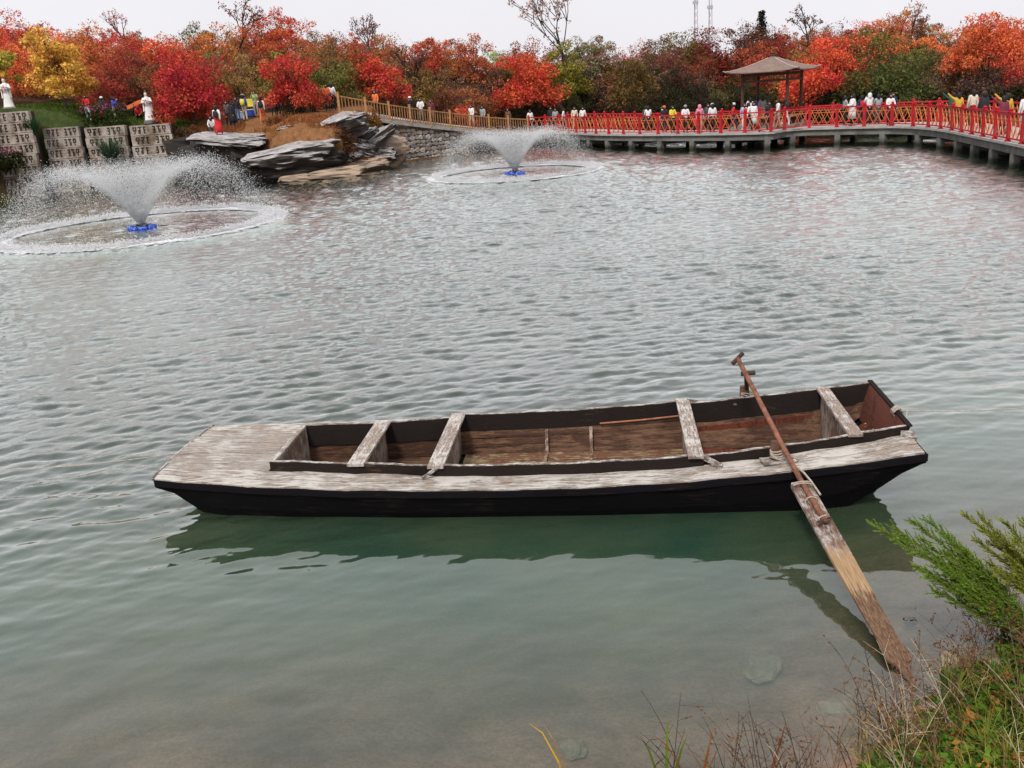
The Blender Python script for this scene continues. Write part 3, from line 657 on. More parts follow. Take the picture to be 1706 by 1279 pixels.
# wooden ramp with brown fence and rubble wall
RP = np.array([V(x, y, Y) for x, y, Y in [(566, 187, 59.6), (606, 193.5, 60.4), (638, 199.5, 61.3), (700, 207.5, 63.8), (770, 215, 66.6), (833, 220.5, 69), (880, 221.5, 70.6)]])
RP = smoothpath(RP, 2)
M_WOOD = simple('brown_fence_wood', (.34, .165, .07), .75, .3, 5, .2)
M_WOOD2 = simple('brown_fence_post_wood', (.42, .21, .085), .75, .3, 5, .2)
fen = empty('wooden_fence', tuple(RP[0]), label='brown picket fence climbing the ramp beside the rubble wall', cat='fence')
F0 = RP[0]; FP = resample(RP, 1.9)
fpost = MB().box((0, 0, .58), (.14, .14, 1.22)).box((0, 0, 1.21), (.18, .18, .05)).mesh('post', M_WOOD2); bal = MB().box((0, 0, .53), (.05, .045, .86)).mesh('baluster', M_WOOD)
for i, p in enumerate(FP): link('post', fpost, fen, p-F0, 0)
for p, q in zip(FP[:-1], FP[1:]):
    for zz in (1.0, .12): MB().bar(p-F0+[0, 0, zz], q-F0+[0, 0, zz], .06, .08).obj('rail', M_WOOD2, fen)
    for t in np.linspace(0, 1, 9)[1:-1]: link('baluster', bal, fen, p-F0+(q-p)*t, math.atan2((q-p)[1], (q-p)[0]))
# the ramp deck behind the fence
m = MB(); vs_ = []
for p in RP:
    b = p+np.array([.9, 2.2, 0]); vs_ += [tuple(p+[-.05, -.1, -.16]), tuple(b+[0, 0, -.16]), tuple(b), tuple(p+[-.05, -.1, -.002])]
n_ = len(RP); fs = [(0, 1, 2, 3), ((n_-1)*4+3, (n_-1)*4+2, (n_-1)*4+1, (n_-1)*4)]+[(i*4+j, (i+1)*4+j, (i+1)*4+(j+1) % 4, i*4+(j+1) % 4) for i in range(n_-1) for j in range(4)]
m.add(vs_, fs); m.obj('ramp_path', M_CONCL, None, kind='structure', label='pale concrete ramp path behind the picket fence')
# rubble wall under the ramp
M_MORT = simple('dark_mortar', (.12, .10, .085), .95, .3, 8, .3)
M_STN = NM('rubble_stone', .9, .2); k = M_STN; oi = k.n('ObjectInfo')
k.color(k.mix(1, k.ramp(oi.outputs['Random'], [(0, (.20, .19, .19)), (.35, (.36, .32, .28)), (.6, (.44, .40, .36)), (.8, (.40, .28, .19)), (1, (.56, .53, .50))]), k.ramp(k.noise(5, 6, .7), [(.3, .55), (.7, 1.2)]), 'MULTIPLY')); k.bump(k.noise(9, 5, .7), .7, .05); M_STN = k.m
WA, WB = V(640, 205, 61.6), V(775, 219, 66.9)
wl_ = empty('rubble_wall', (WA[0], WA[1], 0), label='dry rubble stone wall of mixed grey and tan stones under the ramp', cat='wall')
wd_ = np.array([WB[0]-WA[0], WB[1]-WA[1]]); WL_ = np.linalg.norm(wd_); wd_ /= WL_; wa_ = math.atan2(wd_[1], wd_[0]); wl_.rotation_euler = (0, 0, wa_)
def wtop(u): return float(np.interp(u, [0, WL_], [WA[2]-.16, WB[2]-.12]))
m = MB(); m.hexa([(0, .08, -.4), (WL_, .08, -.4), (WL_, .6, -.4), (0, .6, -.4), (0, .14, wtop(0)), (WL_, .14, wtop(WL_)), (WL_, .6, wtop(WL_)), (0, .6, wtop(0))]); m.obj('mortar_core', M_MORT, wl_)
def stone_mesh(seed):
    r = random.Random(seed); n = r.choice((5, 6, 6, 7)); an = sorted(r.uniform(0, 6.28) for _ in range(n)); an = [i*6.28/n+r.uniform(-.28, .28) for i in range(n)]
    o_ = [(.5*math.cos(a)*r.uniform(.92, 1.12), .5*math.sin(a)*r.uniform(.92, 1.12)) for a in an]
    vs_ = [(x*1.06, .5, z*1.06) for x, z in o_]+[(x*1.06, -.25, z*1.06) for x, z in o_]+[(x*.78, -.5+r.uniform(-.1, .1), z*.78) for x, z in o_]
    fs = [tuple(2*n+j for j in reversed(range(n)))]
    for b in (0, n): fs += [(b+j, b+n+j, b+n+(j+1) % n, b+(j+1) % n) for j in range(n)]
    return MB().add(vs_, [tuple(reversed(f)) for f in fs]).mesh('stone', M_STN)
SM = [stone_mesh(i) for i in range(9)]; r_ = random.Random(11); zc = -.1
while zc < 3.0:
    hh = r_.uniform(.24, .36); u = r_.uniform(-.2, 0)
    while u < WL_:
        ww = r_.uniform(.28, .62)
        if zc+hh*.5 < wtop(u+ww/2)-.06:
            link('stone', r_.choice(SM), wl_, (u+ww/2, .07+r_.uniform(-.02, .04)+.02*zc, zc+hh/2+r_.uniform(-.03, .03)), (0, r_.uniform(-.2, .2), 0), (ww*1.03, .2, hh*1.08))
        u += ww
    zc += hh
m = MB(); m.hexa([(-.2, -.12, -.5), (WL_, -.12, -.5), (WL_, .2, -.5), (-.2, .2, -.5), (-.2, -.05, .10), (WL_, -.05, .10), (WL_, .2, .10), (-.2, .2, .10)]); m.obj('wall_footing', simple('rust_stained_footing', (.17, .08, .035), .9, .5, 2), wl_)
# carved block walls on the left
M_BLK = NM('weathered_carved_stone', .9, .2); k = M_BLK; oi = k.n('ObjectInfo')
k.color(k.mix(k.ramp(k.wnoise(.9, 7, .75), [(.42, 0.0), (.60, .92)]), k.mix(1, (.46, .40, .345), k.ramp(oi.outputs['Random'], [(0, .75), (1, 1.15)]), 'MULTIPLY'), (.13, .085, .055))); k.bump(k.noise(7, 6, .7), .5, .04); M_BLK = k.m
def carved_block(L_, H_, T_=.55):
    """block with carved rows of keyhole slots sunk into its face"""
    pat = ["..###.###.##.....##.###.###...", "..#.#..#..#.......#..#..#.#...", "..###.##..##.....##..##.###...", "...#..##..#.......#..##..#....", "...#..##..##.....##..##..#...."]
    nx, nz = 30, 7; xe = np.linspace(-L_/2, L_/2, nx+1); ze = np.linspace(0, H_, nz+1); m = MB(); dp = .2
    dep_ = np.zeros((nx, nz)); 
    for i in range(nx):
        for j in range(5):
            if pat[4-j][i] == '#': dep_[i, j+1] = dp
    for i in range(nx):
        for j in range(nz):
            d = dep_[i, j]; m.add([(xe[i], d, ze[j]), (xe[i+1], d, ze[j]), (xe[i+1], d, ze[j+1]), (xe[i], d, ze[j+1])], [(0, 1, 2, 3)])
            if d:
                for (di, dj, a, b) in ((-1, 0, (xe[i], ze[j]), (xe[i], ze[j+1])), (1, 0, (xe[i+1], ze[j]), (xe[i+1], ze[j+1])), (0, -1, (xe[i], ze[j]), (xe[i+1], ze[j])), (0, 1, (xe[i], ze[j+1]), (xe[i+1], ze[j+1]))):
                    if dep_[i+di, j+dj] == 0: m.add([(a[0], 0, a[1]), (b[0], 0, b[1]), (b[0], d, b[1]), (a[0], d, a[1])], [(0, 1, 2, 3)])
    h = L_/2
    m.add([(-h, 0, 0), (h, 0, 0), (h, T_, 0), (-h, T_, 0), (-h, 0, H_), (h, 0, H_), (h, T_, H_), (-h, T_, H_)], [(3, 2, 1, 0), (4, 5, 6, 7), (1, 2, 6, 5), (2, 3, 7, 6), (3, 0, 4, 7)])
    return m.mesh('carved_block', M_BLK)
BH = .60; blk = carved_block(2.55, BH); r_ = random.Random(4)
for (x0, x1, yt, Y, rows, rz, lab) in ((214, 284, 208, 59.2, 7, .12, 'stack of carved pale stone blocks beside the dark rock overhang'), (139, 207, 211, 58.7, 7, .10, 'stack of carved stone blocks behind a spiky grass clump'), (70, 130, 212.5, 58.0, 7, .16, 'stained stack of carved stone blocks under the yellow tree'), (-22, 46, 187, 56.6, 9, .20, 'tallest stack of carved stone blocks below the statue with feathered headdress')):
    A, B_ = V(x0, yt, Y), V(x1, yt-2, Y+.3); c_ = (A+B_)/2; wdt = np.linalg.norm((B_-A)[:2]); st = empty('block_wall', (c_[0], c_[1], 0), rz, label=lab, cat='wall', group='carved block walls on the left shore')
    ztop = c_[2]
    for r in range(rows):
        link('carved_block', blk, st, (r_.uniform(-.05, .05)+(rows-r)*0, -(r)*.07+r_.uniform(-.02, .02), ztop-(r+1)*(BH+.022)), (0, r_.uniform(-.006, .006), r_.uniform(-.015, .015)), (wdt/2.55*r_.choice((1, 1, -1))*r_.uniform(.96, 1.0), 1, 1))
    MB().box((0, .9, ztop/2-.35), (wdt*.97, 1.0, ztop+.6)).obj('core_wall', simple('dark_core_stone', (.06, .04, .03), .9), st)  # plain dark brown backing behind the blocks
# rocks of the promontory
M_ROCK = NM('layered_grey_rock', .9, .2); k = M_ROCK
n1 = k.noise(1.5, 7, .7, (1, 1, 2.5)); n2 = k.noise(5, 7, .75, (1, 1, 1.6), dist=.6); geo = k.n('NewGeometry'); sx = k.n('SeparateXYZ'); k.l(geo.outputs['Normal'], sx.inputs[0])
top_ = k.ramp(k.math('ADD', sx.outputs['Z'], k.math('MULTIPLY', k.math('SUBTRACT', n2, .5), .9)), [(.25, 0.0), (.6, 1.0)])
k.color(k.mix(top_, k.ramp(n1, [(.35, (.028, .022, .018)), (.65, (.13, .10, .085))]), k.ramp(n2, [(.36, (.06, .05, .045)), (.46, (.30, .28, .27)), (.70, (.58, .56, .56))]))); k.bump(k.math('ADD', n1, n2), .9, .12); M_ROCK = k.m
M_ROCKD = simple('overhang_shade_rock', (.030, .024, .020), .8, .5, 1.6, .9, 6)  # near-black colour carries the shade of the recess under the ledges
M_ROCKT = simple('tan_shore_rock', (.36, .27, .20), .9, .35, 2, .7, 8)
def rock_mesh(seed, mat, flat=1.0):
    bm = bmesh.new(); bmesh.ops.create_cube(bm, size=1); bmesh.ops.subdivide_edges(bm, edges=bm.edges[:], cuts=11, use_grid_fill=True)
    r = np.random.default_rng(seed); off = r.uniform(0, 50, 3); pl = [(r.normal(size=3)) for _ in range(7)]; pl = [p/np.linalg.norm(p) for p in pl]; dd_ = [r.uniform(.42, .60) for _ in pl]
    for v in bm.verts:
        p = np.array(v.co)
        q = p/max(1e-6, np.linalg.norm(p)); p = p*.6+q*.26
        for n_, d_ in zip(pl, dd_):
            e_ = p@n_-d_
            if e_ > 0: p = p-n_*e_
        st = .016*math.sin(p[2]*15*flat+off[0]+2.5*math.sin(p[0]*4+off[1]))+.24*float(vnoise(p[0]*3+off[1], p[1]*3+p[2]*2+off[2], 1.3, seed))+.12*float(vnoise(p[0]*9+off[1], p[1]*9+p[2]*7, 1.3, seed+1))
        p[:2] *= 1+st*1.6; p[2] += st*.35
        v.co = p
    me = bpy.data.meshes.new('rock'); bm.to_mesh(me); bm.free(); me.materials.append(mat); return me
RKM = {}
def rock(px, py, Y, dims, rz, tilt, mat, label, seed, group=None, cat='rock'):
    key = (seed, mat.name); RKM.setdefault(key, rock_mesh(seed, mat)); P = V(px, py, Y)
    return link('rock', RKM[key], None, P, (tilt[0], tilt[1], rz), [d*1.25 for d in dims], label=label, cat=cat, group=group)
SH = 'rocks along the promontory shore'
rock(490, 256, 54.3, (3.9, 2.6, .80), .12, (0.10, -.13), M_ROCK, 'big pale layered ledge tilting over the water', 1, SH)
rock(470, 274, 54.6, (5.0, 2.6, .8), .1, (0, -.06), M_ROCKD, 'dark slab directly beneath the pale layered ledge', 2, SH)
rock(445, 291, 54.6, (5.4, 2.4, .9), .05, (0, -.02), M_ROCKD, 'rock coloured dark as in shade at the waterline below the ledge', 3, SH)  # overhang shade is in the rock's own colour
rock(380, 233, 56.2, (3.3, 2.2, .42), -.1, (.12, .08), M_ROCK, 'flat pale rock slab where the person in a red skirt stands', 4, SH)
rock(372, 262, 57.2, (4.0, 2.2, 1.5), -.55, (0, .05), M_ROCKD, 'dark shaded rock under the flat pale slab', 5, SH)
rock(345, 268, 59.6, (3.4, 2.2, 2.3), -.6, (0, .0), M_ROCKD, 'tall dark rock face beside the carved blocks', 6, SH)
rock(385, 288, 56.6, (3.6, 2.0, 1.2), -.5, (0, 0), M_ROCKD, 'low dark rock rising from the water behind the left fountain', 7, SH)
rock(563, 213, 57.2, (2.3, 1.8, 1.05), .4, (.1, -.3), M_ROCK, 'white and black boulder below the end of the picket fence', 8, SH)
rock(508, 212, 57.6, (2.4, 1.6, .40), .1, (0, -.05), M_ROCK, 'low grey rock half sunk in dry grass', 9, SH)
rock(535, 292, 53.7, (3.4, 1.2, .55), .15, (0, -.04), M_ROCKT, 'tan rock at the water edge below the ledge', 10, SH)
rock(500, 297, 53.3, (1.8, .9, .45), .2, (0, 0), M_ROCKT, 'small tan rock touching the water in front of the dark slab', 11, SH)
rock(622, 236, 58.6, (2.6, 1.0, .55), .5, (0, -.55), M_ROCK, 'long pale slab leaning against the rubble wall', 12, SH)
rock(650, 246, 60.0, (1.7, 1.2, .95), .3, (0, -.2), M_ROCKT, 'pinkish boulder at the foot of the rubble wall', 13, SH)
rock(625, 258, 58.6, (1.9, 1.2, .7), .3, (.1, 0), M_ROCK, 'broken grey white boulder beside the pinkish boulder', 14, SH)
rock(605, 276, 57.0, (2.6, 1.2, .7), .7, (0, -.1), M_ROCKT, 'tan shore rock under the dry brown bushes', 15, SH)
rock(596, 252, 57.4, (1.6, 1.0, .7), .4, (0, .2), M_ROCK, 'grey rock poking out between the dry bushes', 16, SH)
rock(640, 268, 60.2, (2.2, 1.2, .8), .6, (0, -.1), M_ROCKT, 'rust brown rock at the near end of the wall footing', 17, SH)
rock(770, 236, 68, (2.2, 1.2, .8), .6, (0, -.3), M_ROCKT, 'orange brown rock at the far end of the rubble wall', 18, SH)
for i, (px, py, Y, d_, t_, m_, lab) in enumerate([(606, 229, 58.4, (1.3, .9, .6), -.5, M_ROCK, 'pale broken rock above the leaning slab'), (634, 223, 60.2, (1.1, .8, .5), -.4, M_ROCK, 'grey broken rock at the top of the rock slope'), (646, 232, 60.6, (1.0, .8, .6), -.2, M_ROCKT, 'tan broken rock against the end of the rubble wall'), (612, 247, 58.0, (1.2, .9, .6), -.5, M_ROCK, 'whitish broken rock in the middle of the rock slope'), (588, 262, 56.4, (1.1, .8, .5), .1, M_ROCK, 'greyish rock below the dry bushes near the water'), (632, 266, 59.4, (1.2, .8, .5), .2, M_ROCKT, 'low tan rock at the water below the pinkish boulder')]):
    rock(px, py, Y, d_, .5+i, (.1, t_), m_, lab, 8+i, SH)
for i, (px, py, Y) in enumerate([(662, 266, 61.8), (676, 263, 62.6), (692, 261, 63.4), (710, 258.5, 64.3), (728, 255, 65.2), (744, 253, 66.0), (757, 250, 66.8), (668, 259, 62.4)]):
    P = G(px, py, 0.0); link('shore_rock', RKM[(10+i % 3 if i % 3 else 10, M_ROCKT.name)] if (10+i % 3 if i % 3 else 10, M_ROCKT.name) in RKM else RKM[(13, M_ROCKT.name)], None, P, (0, 0, i*.8), (.8+.15*(i % 3), .6, .42), label='small tan stone at the waterline under the rubble wall', cat='rock', group='stones at the foot of the rubble wall')
# radio masts far behind the trees
M_MAST = simple('pale_mast_steel', (.45, .45, .50), .6, .1, 3, 0)
for px, pyt, lab in ((1159, -12, 'thin lattice radio mast behind the trees, the taller'), (1183, -4, 'thin lattice radio mast behind the trees, the shorter')):
    P = V(px, 70, 170); T = V(px+1.5, pyt, 170); hgt = T[2]-P[2]+8
    t = empty('radio_mast', (P[0], P[1], P[2]-8), label=lab, cat='mast')
    for a in range(3):
        c_, s_ = math.cos(a*2.094), math.sin(a*2.094); MB().tube([(c_*.55, s_*.55, 0), (c_*.28, s_*.28, hgt)], .05, 4).obj('mast_leg', M_MAST, t)
    m = MB(); nb_ = int(hgt/1.2)
    for i in range(nb_):
        for a in range(3):
            r0, r1 = .55-.27*i/nb_, .55-.27*(i+1)/nb_; b = a+1
            m.bar((math.cos(a*2.094)*r0, math.sin(a*2.094)*r0, i*1.2), (math.cos(b*2.094)*r1, math.sin(b*2.094)*r1, (i+1)*1.2), .05, .05)
    m.obj('bracing', M_MAST, t, kind='stuff')
    m = MB(); m.box((0, 0, hgt-1.5), (.9, .5, .5)); m.obj('antenna', M_MAST, t)
# ------------------------------------------------------------------ trees
M_BARK = simple('dark_bark', (.035, .026, .022), .95, .4, 4, .5, 12)
M_BARKG = simple('grey_bark', (.11, .085, .075), .95, .4, 4, .5, 12)
def leaf_material(name, vary=.45):
    k = NM(name); k.t.nodes.remove(k.p); oi = k.n('ObjectInfo'); ge = k.n('NewGeometry')
    rnd = k.ramp(ge.outputs['Random Per Island'], [(0, 1-vary), (1, 1+vary)]); big = k.ramp(k.noise(1.1, 3, .6), [(.3, .7), (.7, 1.3)])
    c = k.mix(1, k.mix(1, oi.outputs['Color'], rnd, 'MULTIPLY'), big, 'MULTIPLY')
    hs = k.n('HueSaturation'); k.l(c, hs.inputs['Color']); k.l(k.math('ADD', k.math('MULTIPLY', k.noise(.8, 4, .6), .09), .455), hs.inputs['Hue'])
    d = k.n('BsdfDiffuse'); t = k.n('BsdfTranslucent'); mx_ = k.n('MixShader'); mx_.inputs[0].default_value = .3
    k.l(hs.outputs[0], d.inputs[0]); k.l(hs.outputs[0], t.inputs[0]); k.l(d.outputs[0], mx_.inputs[1]); k.l(t.outputs[0], mx_.inputs[2]); k.l(mx_.outputs[0], k.out.inputs['Surface']); return k.m
M_LEAF = leaf_material('autumn_leaf')
def leaves(r, cen, rad, n, size, flat=.75, hollow=.5):
    """n leaf quads spread through a clump"""
    d = r.normal(size=(n, 3)); d /= np.linalg.norm(d, axis=1)[:, None]; q = (hollow+(1-hollow)*r.random(n))**(.6); P = cen+d*rad*q[:, None]*np.array([1, 1, flat])
    u = r.normal(size=(n, 3))+d*.2; u /= np.linalg.norm(u, axis=1)[:, None]; v = np.cross(u, d+r.normal(size=(n, 3))*.6); v /= np.maximum(1e-6, np.linalg.norm(v, axis=1))[:, None]
    s = size*(.4+1.3*r.random(n)**1.5)[:, None]
    return np.stack([P-u*s, P+v*s*.55, P+u*s, P-v*s*.55], 1)
def limbs(seed, h, rad, nb, trunk_r=.05, lean=.15, fork=.28):
    """unit-ish tree skeleton: trunk, limbs, twigs; returns MB and limb ends"""
    r = random.Random(seed); m = MB(); ends = []
    lx, ly = r.uniform(-lean, lean), r.uniform(-lean, lean); f = Vector((lx*h*fork, ly*h*fork, h*fork))
    m.tube([(0, 0, -.3), (lx*h*.1, ly*h*.1, h*fork*.5), f], [trunk_r*1.3, trunk_r, trunk_r*.85], 7)
    for i in range(nb):
        a = i*6.283/nb+r.uniform(-.5, .5); rr = rad*r.uniform(.45, .85); e = Vector((math.cos(a)*rr, math.sin(a)*rr, h*r.uniform(.62, .95))) if i else Vector((lx*h, ly*h, h*.95))
        mid = f.lerp(e, .5)+Vector((r.uniform(-.12, .12), r.uniform(-.12, .12), r.uniform(-.02, .10)))*h*.5
        m.tube([f-Vector((0, 0, .05*h)), mid, e], [trunk_r*.62, trunk_r*.4, trunk_r*.12], 5); ends.append(e)
        for j in range(8):
            t = r.uniform(.3, 1.0); b = f.lerp(mid, t*2) if t < .5 else mid.lerp(e, t*2-1); dr = Vector((r.uniform(-1, 1), r.uniform(-1, 1), r.uniform(-.1, .9))).normalized()*rad*r.uniform(.25, .62)
            m.tube([b, b+dr*.55+Vector((0, 0, .03*h)), b+dr], [trunk_r*.25, trunk_r*.16, trunk_r*.05], 4); ends.append(b+dr)
    return m, ends
def tree_pair(seed, h=4.4, rad=2.0, nleaf=2600, size=.10, nclump=26, low=.30, sparse=0, nb=6, trunk_r=.075, flat=.75):
    r = np.random.default_rng(seed); m, ends = limbs(seed, h, rad, nb, trunk_r)
    cs = []
    for i in range(nclump):
        d = r.normal(size=3); d /= np.linalg.norm(d); d[2] = abs(d[2])*1.0-.25; q = r.uniform(.55, 1.0)
        cs.append(np.array([d[0]*rad*q, d[1]*rad*q, h*low+(h*(.92-low))*(.30+.62*d[2]*q)]))
    cs += [np.array(e) for e in ends[::3]]
    per = max(8, nleaf//len(cs)); L_ = [leaves(r, c, rad*r.uniform(.20, .38), int(per*r.uniform(.5, 1.5)), size, flat, .35) for c in cs]
    q = np.concatenate(L_).reshape(-1, 3); return m, q
VAR = []
for i in range(9):
    hh, rd, ns, nc = [(4.4, 2.3, 6800, 34), (4.0, 2.6, 7200, 38), (4.8, 2.0, 6400, 32), (4.2, 2.2, 4600, 30), (3.6, 2.5, 6600, 36), (4.6, 2.4, 2600, 26), (4.4, 2.1, 1700, 22), (4.0, 2.4, 5600, 32), (5.0, 2.2, 5600, 32)][i]
    m, q = tree_pair(50+i, hh, rd, ns, .078 if i not in (5, 6) else .066, nc, .06 if i not in (5, 6) else .12, nb=5 if i not in (5, 6) else 8)
    VAR.append((m.mesh('trunk', M_BARK if i != 6 else M_BARKG), quads_mesh('crown', q, len(q)//4, M_LEAF)))
def tree(name, P, var, sc_, rgb, label, group=None, rz=None, cat='tree', dark=1.0):
    t = empty(name, P, random.uniform(0, 6.28) if rz is None else rz, label=label, cat=cat, group=group); t.scale = sc_ if hasattr(sc_, '__len__') else (sc_,)*3
    a = link('trunk', var[0], t); b = link('crown', var[1], t); c = lin(*rgb); lu = .3*c[0]+.6*c[1]+.1*c[2]; c = tuple(q*.86+lu*.16 for q in c); b.color = (c[0]*dark, c[1]*dark, c[2]*dark, 1); return t
# colours of the hillside read from the photograph (photo column, row) -> leaf colour
CM = [(30, 30, 200, 62, 42), (80, 60, 222, 92, 45), (160, 50, 210, 62, 52), (230, 60, 198, 52, 52), (300, 50, 205, 60, 48), (330, 90, 180, 76, 50), (400, 60, 178, 78, 40), (470, 70, 182, 66, 40), (560, 60, 160, 66, 54), (600, 110, 146, 88, 66), (650, 80, 172, 56, 40), (700, 70, 190, 60, 40), (760, 60, 178, 82, 40), (690, 120, 120, 66, 54), (560, 140, 172, 104, 56), (640, 150, 210, 76, 44), (740, 130, 138, 76, 56), (770, 150, 180, 76, 50), (820, 90, 176, 66, 44), (820, 60, 160, 128, 48), (870, 80, 160, 64, 40), (1000, 110, 130, 90, 72), (1040, 60, 160, 66, 40), (1080, 80, 118, 76, 46), (1130, 90, 126, 66, 44), (1180, 110, 146, 54, 44), (1200, 60, 124, 60, 46), (1240, 50, 116, 56, 52), (1260, 90, 156, 54, 44), (1300, 50, 168, 70, 50), (1370, 50, 158, 64, 50), (1430, 40, 205, 70, 44), (1500, 70, 120, 98, 46), (1500, 40, 200, 76, 50), (1580, 60, 210, 118, 46), (1640, 70, 220, 86, 46), (1600, 110, 116, 76, 70), (1680, 120, 166, 64, 64), (1680, 50, 208, 66, 54), (1600, 40, 170, 66, 54), (100, 110, 205, 92, 55), (200, 110, 178, 64, 50), (250, 110, 156, 70, 55), (460, 120, 130, 80, 56), (390, 110, 140, 84, 56), (840, 130, 120, 62, 44), (1050, 120, 100, 78, 40), (1000, 160, 58, 56, 34), (1100, 150, 66, 52, 36), (1200, 150, 60, 50, 36), (1400, 160, 54, 52, 34), (1500, 150, 48, 58, 36), (1600, 150, 58, 50, 40), (1690, 160, 100, 50, 48), (900, 165, 64, 54, 36), (780, 165, 90, 60, 42), (700, 160, 110, 66, 46), (600, 165, 128, 80, 48)]
CMa = np.array(CM, float)
def hue_word(c):
    r, g, b = c
    if r < 75: return 'dark olive'
    if r < 135 and g > r*.72: return 'olive green'
    if r < 150: return 'dull brown red'
    if g > 95: return 'golden orange'
    if g > 72: return 'orange'
    return 'red'
LM = [(60, 'behind the headdress statue'), (190, 'behind the yellow tree'), (275, 'behind the flute statue'), (400, 'behind the broad crimson tree'), (470, 'behind the mound visitors'), (560, 'behind the low red tree'), (640, 'above the upper fence end'), (720, 'above the rubble wall'), (800, 'above the middle of the fence'), (870, 'above the lower fence end'), (935, 'behind the bright orange tree'), (1000, 'behind the pale crooked tree'), (1080, 'behind the brown green tree'), (1150, 'below the radio masts'), (1210, 'left of the pavilion roof'), (1300, 'behind the pavilion roof'), (1400, 'behind the vivid orange tree'), (1460, 'beside the olive tree'), (1540, 'behind the olive tree'), (1610, 'above the bridge bend'), (1680, 'behind the golden orange tree'), (9999, 'beyond the golden orange tree')]
def landmark(px): return next(w_ for l_, w_ in LM if px < l_)
rt = random.Random(21); count = 0
for row_i, (Yc, stp) in enumerate(((90, 2.3), (86, 2.8), (81.5, 3.0), (77, 3.0), (73, 3.1), (69.5, 3.2), (66, 3.4))):
    half = Yc*.62+3; x = -half
    while x < half:
        xx = x+rt.uniform(-1, 1); yy = Yc+rt.uniform(-1.6, 1.6); x += stp*rt.uniform(.8, 1.2)
        ys_ = np.interp(xx, FS[:, 0], FS[:, 1])
        if yy < ys_+(6.5 if xx < -8 else 3.5) or (xx < -7 and yy < 64): continue
        if -8 < xx < 3 and yy < 73: continue
        z = tz(xx, yy); px, py, _ = PX((xx, yy, z+3.0))
        if px < -70 or px > 1790: continue
        d2 = ((CMa[:, 0]-px)/1.0)**2+((CMa[:, 1]-py)*1.6)**2; ii = np.argsort(d2)[:2]; c = CMa[ii[0] if rt.random() < .72 else ii[1], 2:]
        if rt.random() < .14: c = np.array(rt.choice(((132, 84, 54), (150, 92, 52), (112, 92, 46), (120, 70, 62))), float)
        c = [min(235, max(20, q*rt.uniform(.90, 1.10))) for q in c]; g_ = rt.uniform(.98, 1.30); c[1] = min(230, c[1]*g_); c = [min(245, q*1.07) for q in c]; c[1] += 10 if c[0] > 150 else 0
        wrd = hue_word(c); vi = rt.choice((5, 6, 5, 3)) if (wrd == 'dull brown red' and rt.random() < .45) else rt.choice((0, 1, 2, 3, 4, 7, 8))
        s_ = rt.uniform(.62, .98)
        if row_i == 0: s_ = rt.uniform(.72, 1.0)
        where = landmark(px)+('' if wrd == 'dull brown red' and vi in (5, 6) and s_ <= .8 else '')+(' on the hill crest', ' high on the slope', ' high on the slope', ' mid slope', ' low on the slope', ' low on the slope', ' at the slope foot')[row_i]
        tree('smoke_tree', (xx, yy, z-.15), VAR[vi], (s_*rt.uniform(.9, 1.15), s_*rt.uniform(.9, 1.15), s_*rt.uniform(.9, 1.1)), c, '%s%s tree %s' % (wrd, (' thin leafed' if vi in (5, 6) else '')+('' if s_ > .8 or vi in (5, 6) else ' small'), where), 'trees of the wooded hill, %s' % wrd); count += 1
print('hill trees', count)
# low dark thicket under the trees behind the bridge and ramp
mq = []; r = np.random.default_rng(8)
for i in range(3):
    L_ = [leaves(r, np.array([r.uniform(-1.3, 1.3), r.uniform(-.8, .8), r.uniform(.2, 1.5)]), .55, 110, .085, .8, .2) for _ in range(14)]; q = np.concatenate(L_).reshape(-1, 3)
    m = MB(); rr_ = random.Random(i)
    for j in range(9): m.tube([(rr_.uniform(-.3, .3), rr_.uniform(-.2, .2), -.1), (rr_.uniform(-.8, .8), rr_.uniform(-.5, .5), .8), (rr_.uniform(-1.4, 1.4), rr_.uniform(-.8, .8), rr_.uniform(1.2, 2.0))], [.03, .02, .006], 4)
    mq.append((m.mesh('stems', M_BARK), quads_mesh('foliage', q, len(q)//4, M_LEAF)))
def bush(name, P, v, s, rgb, label, group, cat='bush'):
    t = empty(name, P, random.uniform(-.5, .5), label=label, cat=cat, group=group); t.scale = s if hasattr(s, '__len__') else (s,)*3
    link('stems', v[0], t); b = link('foliage', v[1], t); b.color = (*lin(*rgb), 1); return t
x = 3.0
while x < 46:
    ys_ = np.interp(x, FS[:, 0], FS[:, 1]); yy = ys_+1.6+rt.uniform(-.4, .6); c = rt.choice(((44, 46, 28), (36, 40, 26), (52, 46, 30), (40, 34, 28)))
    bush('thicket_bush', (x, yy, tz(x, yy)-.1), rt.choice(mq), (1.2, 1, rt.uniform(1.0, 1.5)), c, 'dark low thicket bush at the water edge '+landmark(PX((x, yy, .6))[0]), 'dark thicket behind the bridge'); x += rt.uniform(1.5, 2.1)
x = -7.5
while x < 4:
    yy = np.interp(x, RP[:, 0], RP[:, 1])+4.6+rt.uniform(-.3, .8); c = rt.choice(((70, 52, 34), (56, 46, 30), (84, 58, 36)))
    bush('thicket_bush', (x, yy, tz(x, yy)-.2), rt.choice(mq), (1.1, 1, rt.uniform(.9, 1.3)), c, 'dull brown thicket bush at path level '+landmark(PX((x, yy, 1))[0]), 'brown thicket behind the fence'); x += rt.uniform(1.5, 2.1)
x = -50
while x < 56:
    yy = 91.5+rt.uniform(-.6, .6); bush('crest_bush', (x, yy, tz(x, yy)-.3), rt.choice(mq), (1.5, 1.2, rt.uniform(.8, 1.2)), rt.choice(((116, 66, 48), (104, 72, 44), (134, 66, 46))), 'low brownish crest bush '+landmark(PX((x, yy, 6))[0]), 'low bushes on the far crest'); x += rt.uniform(2.0, 3.0)
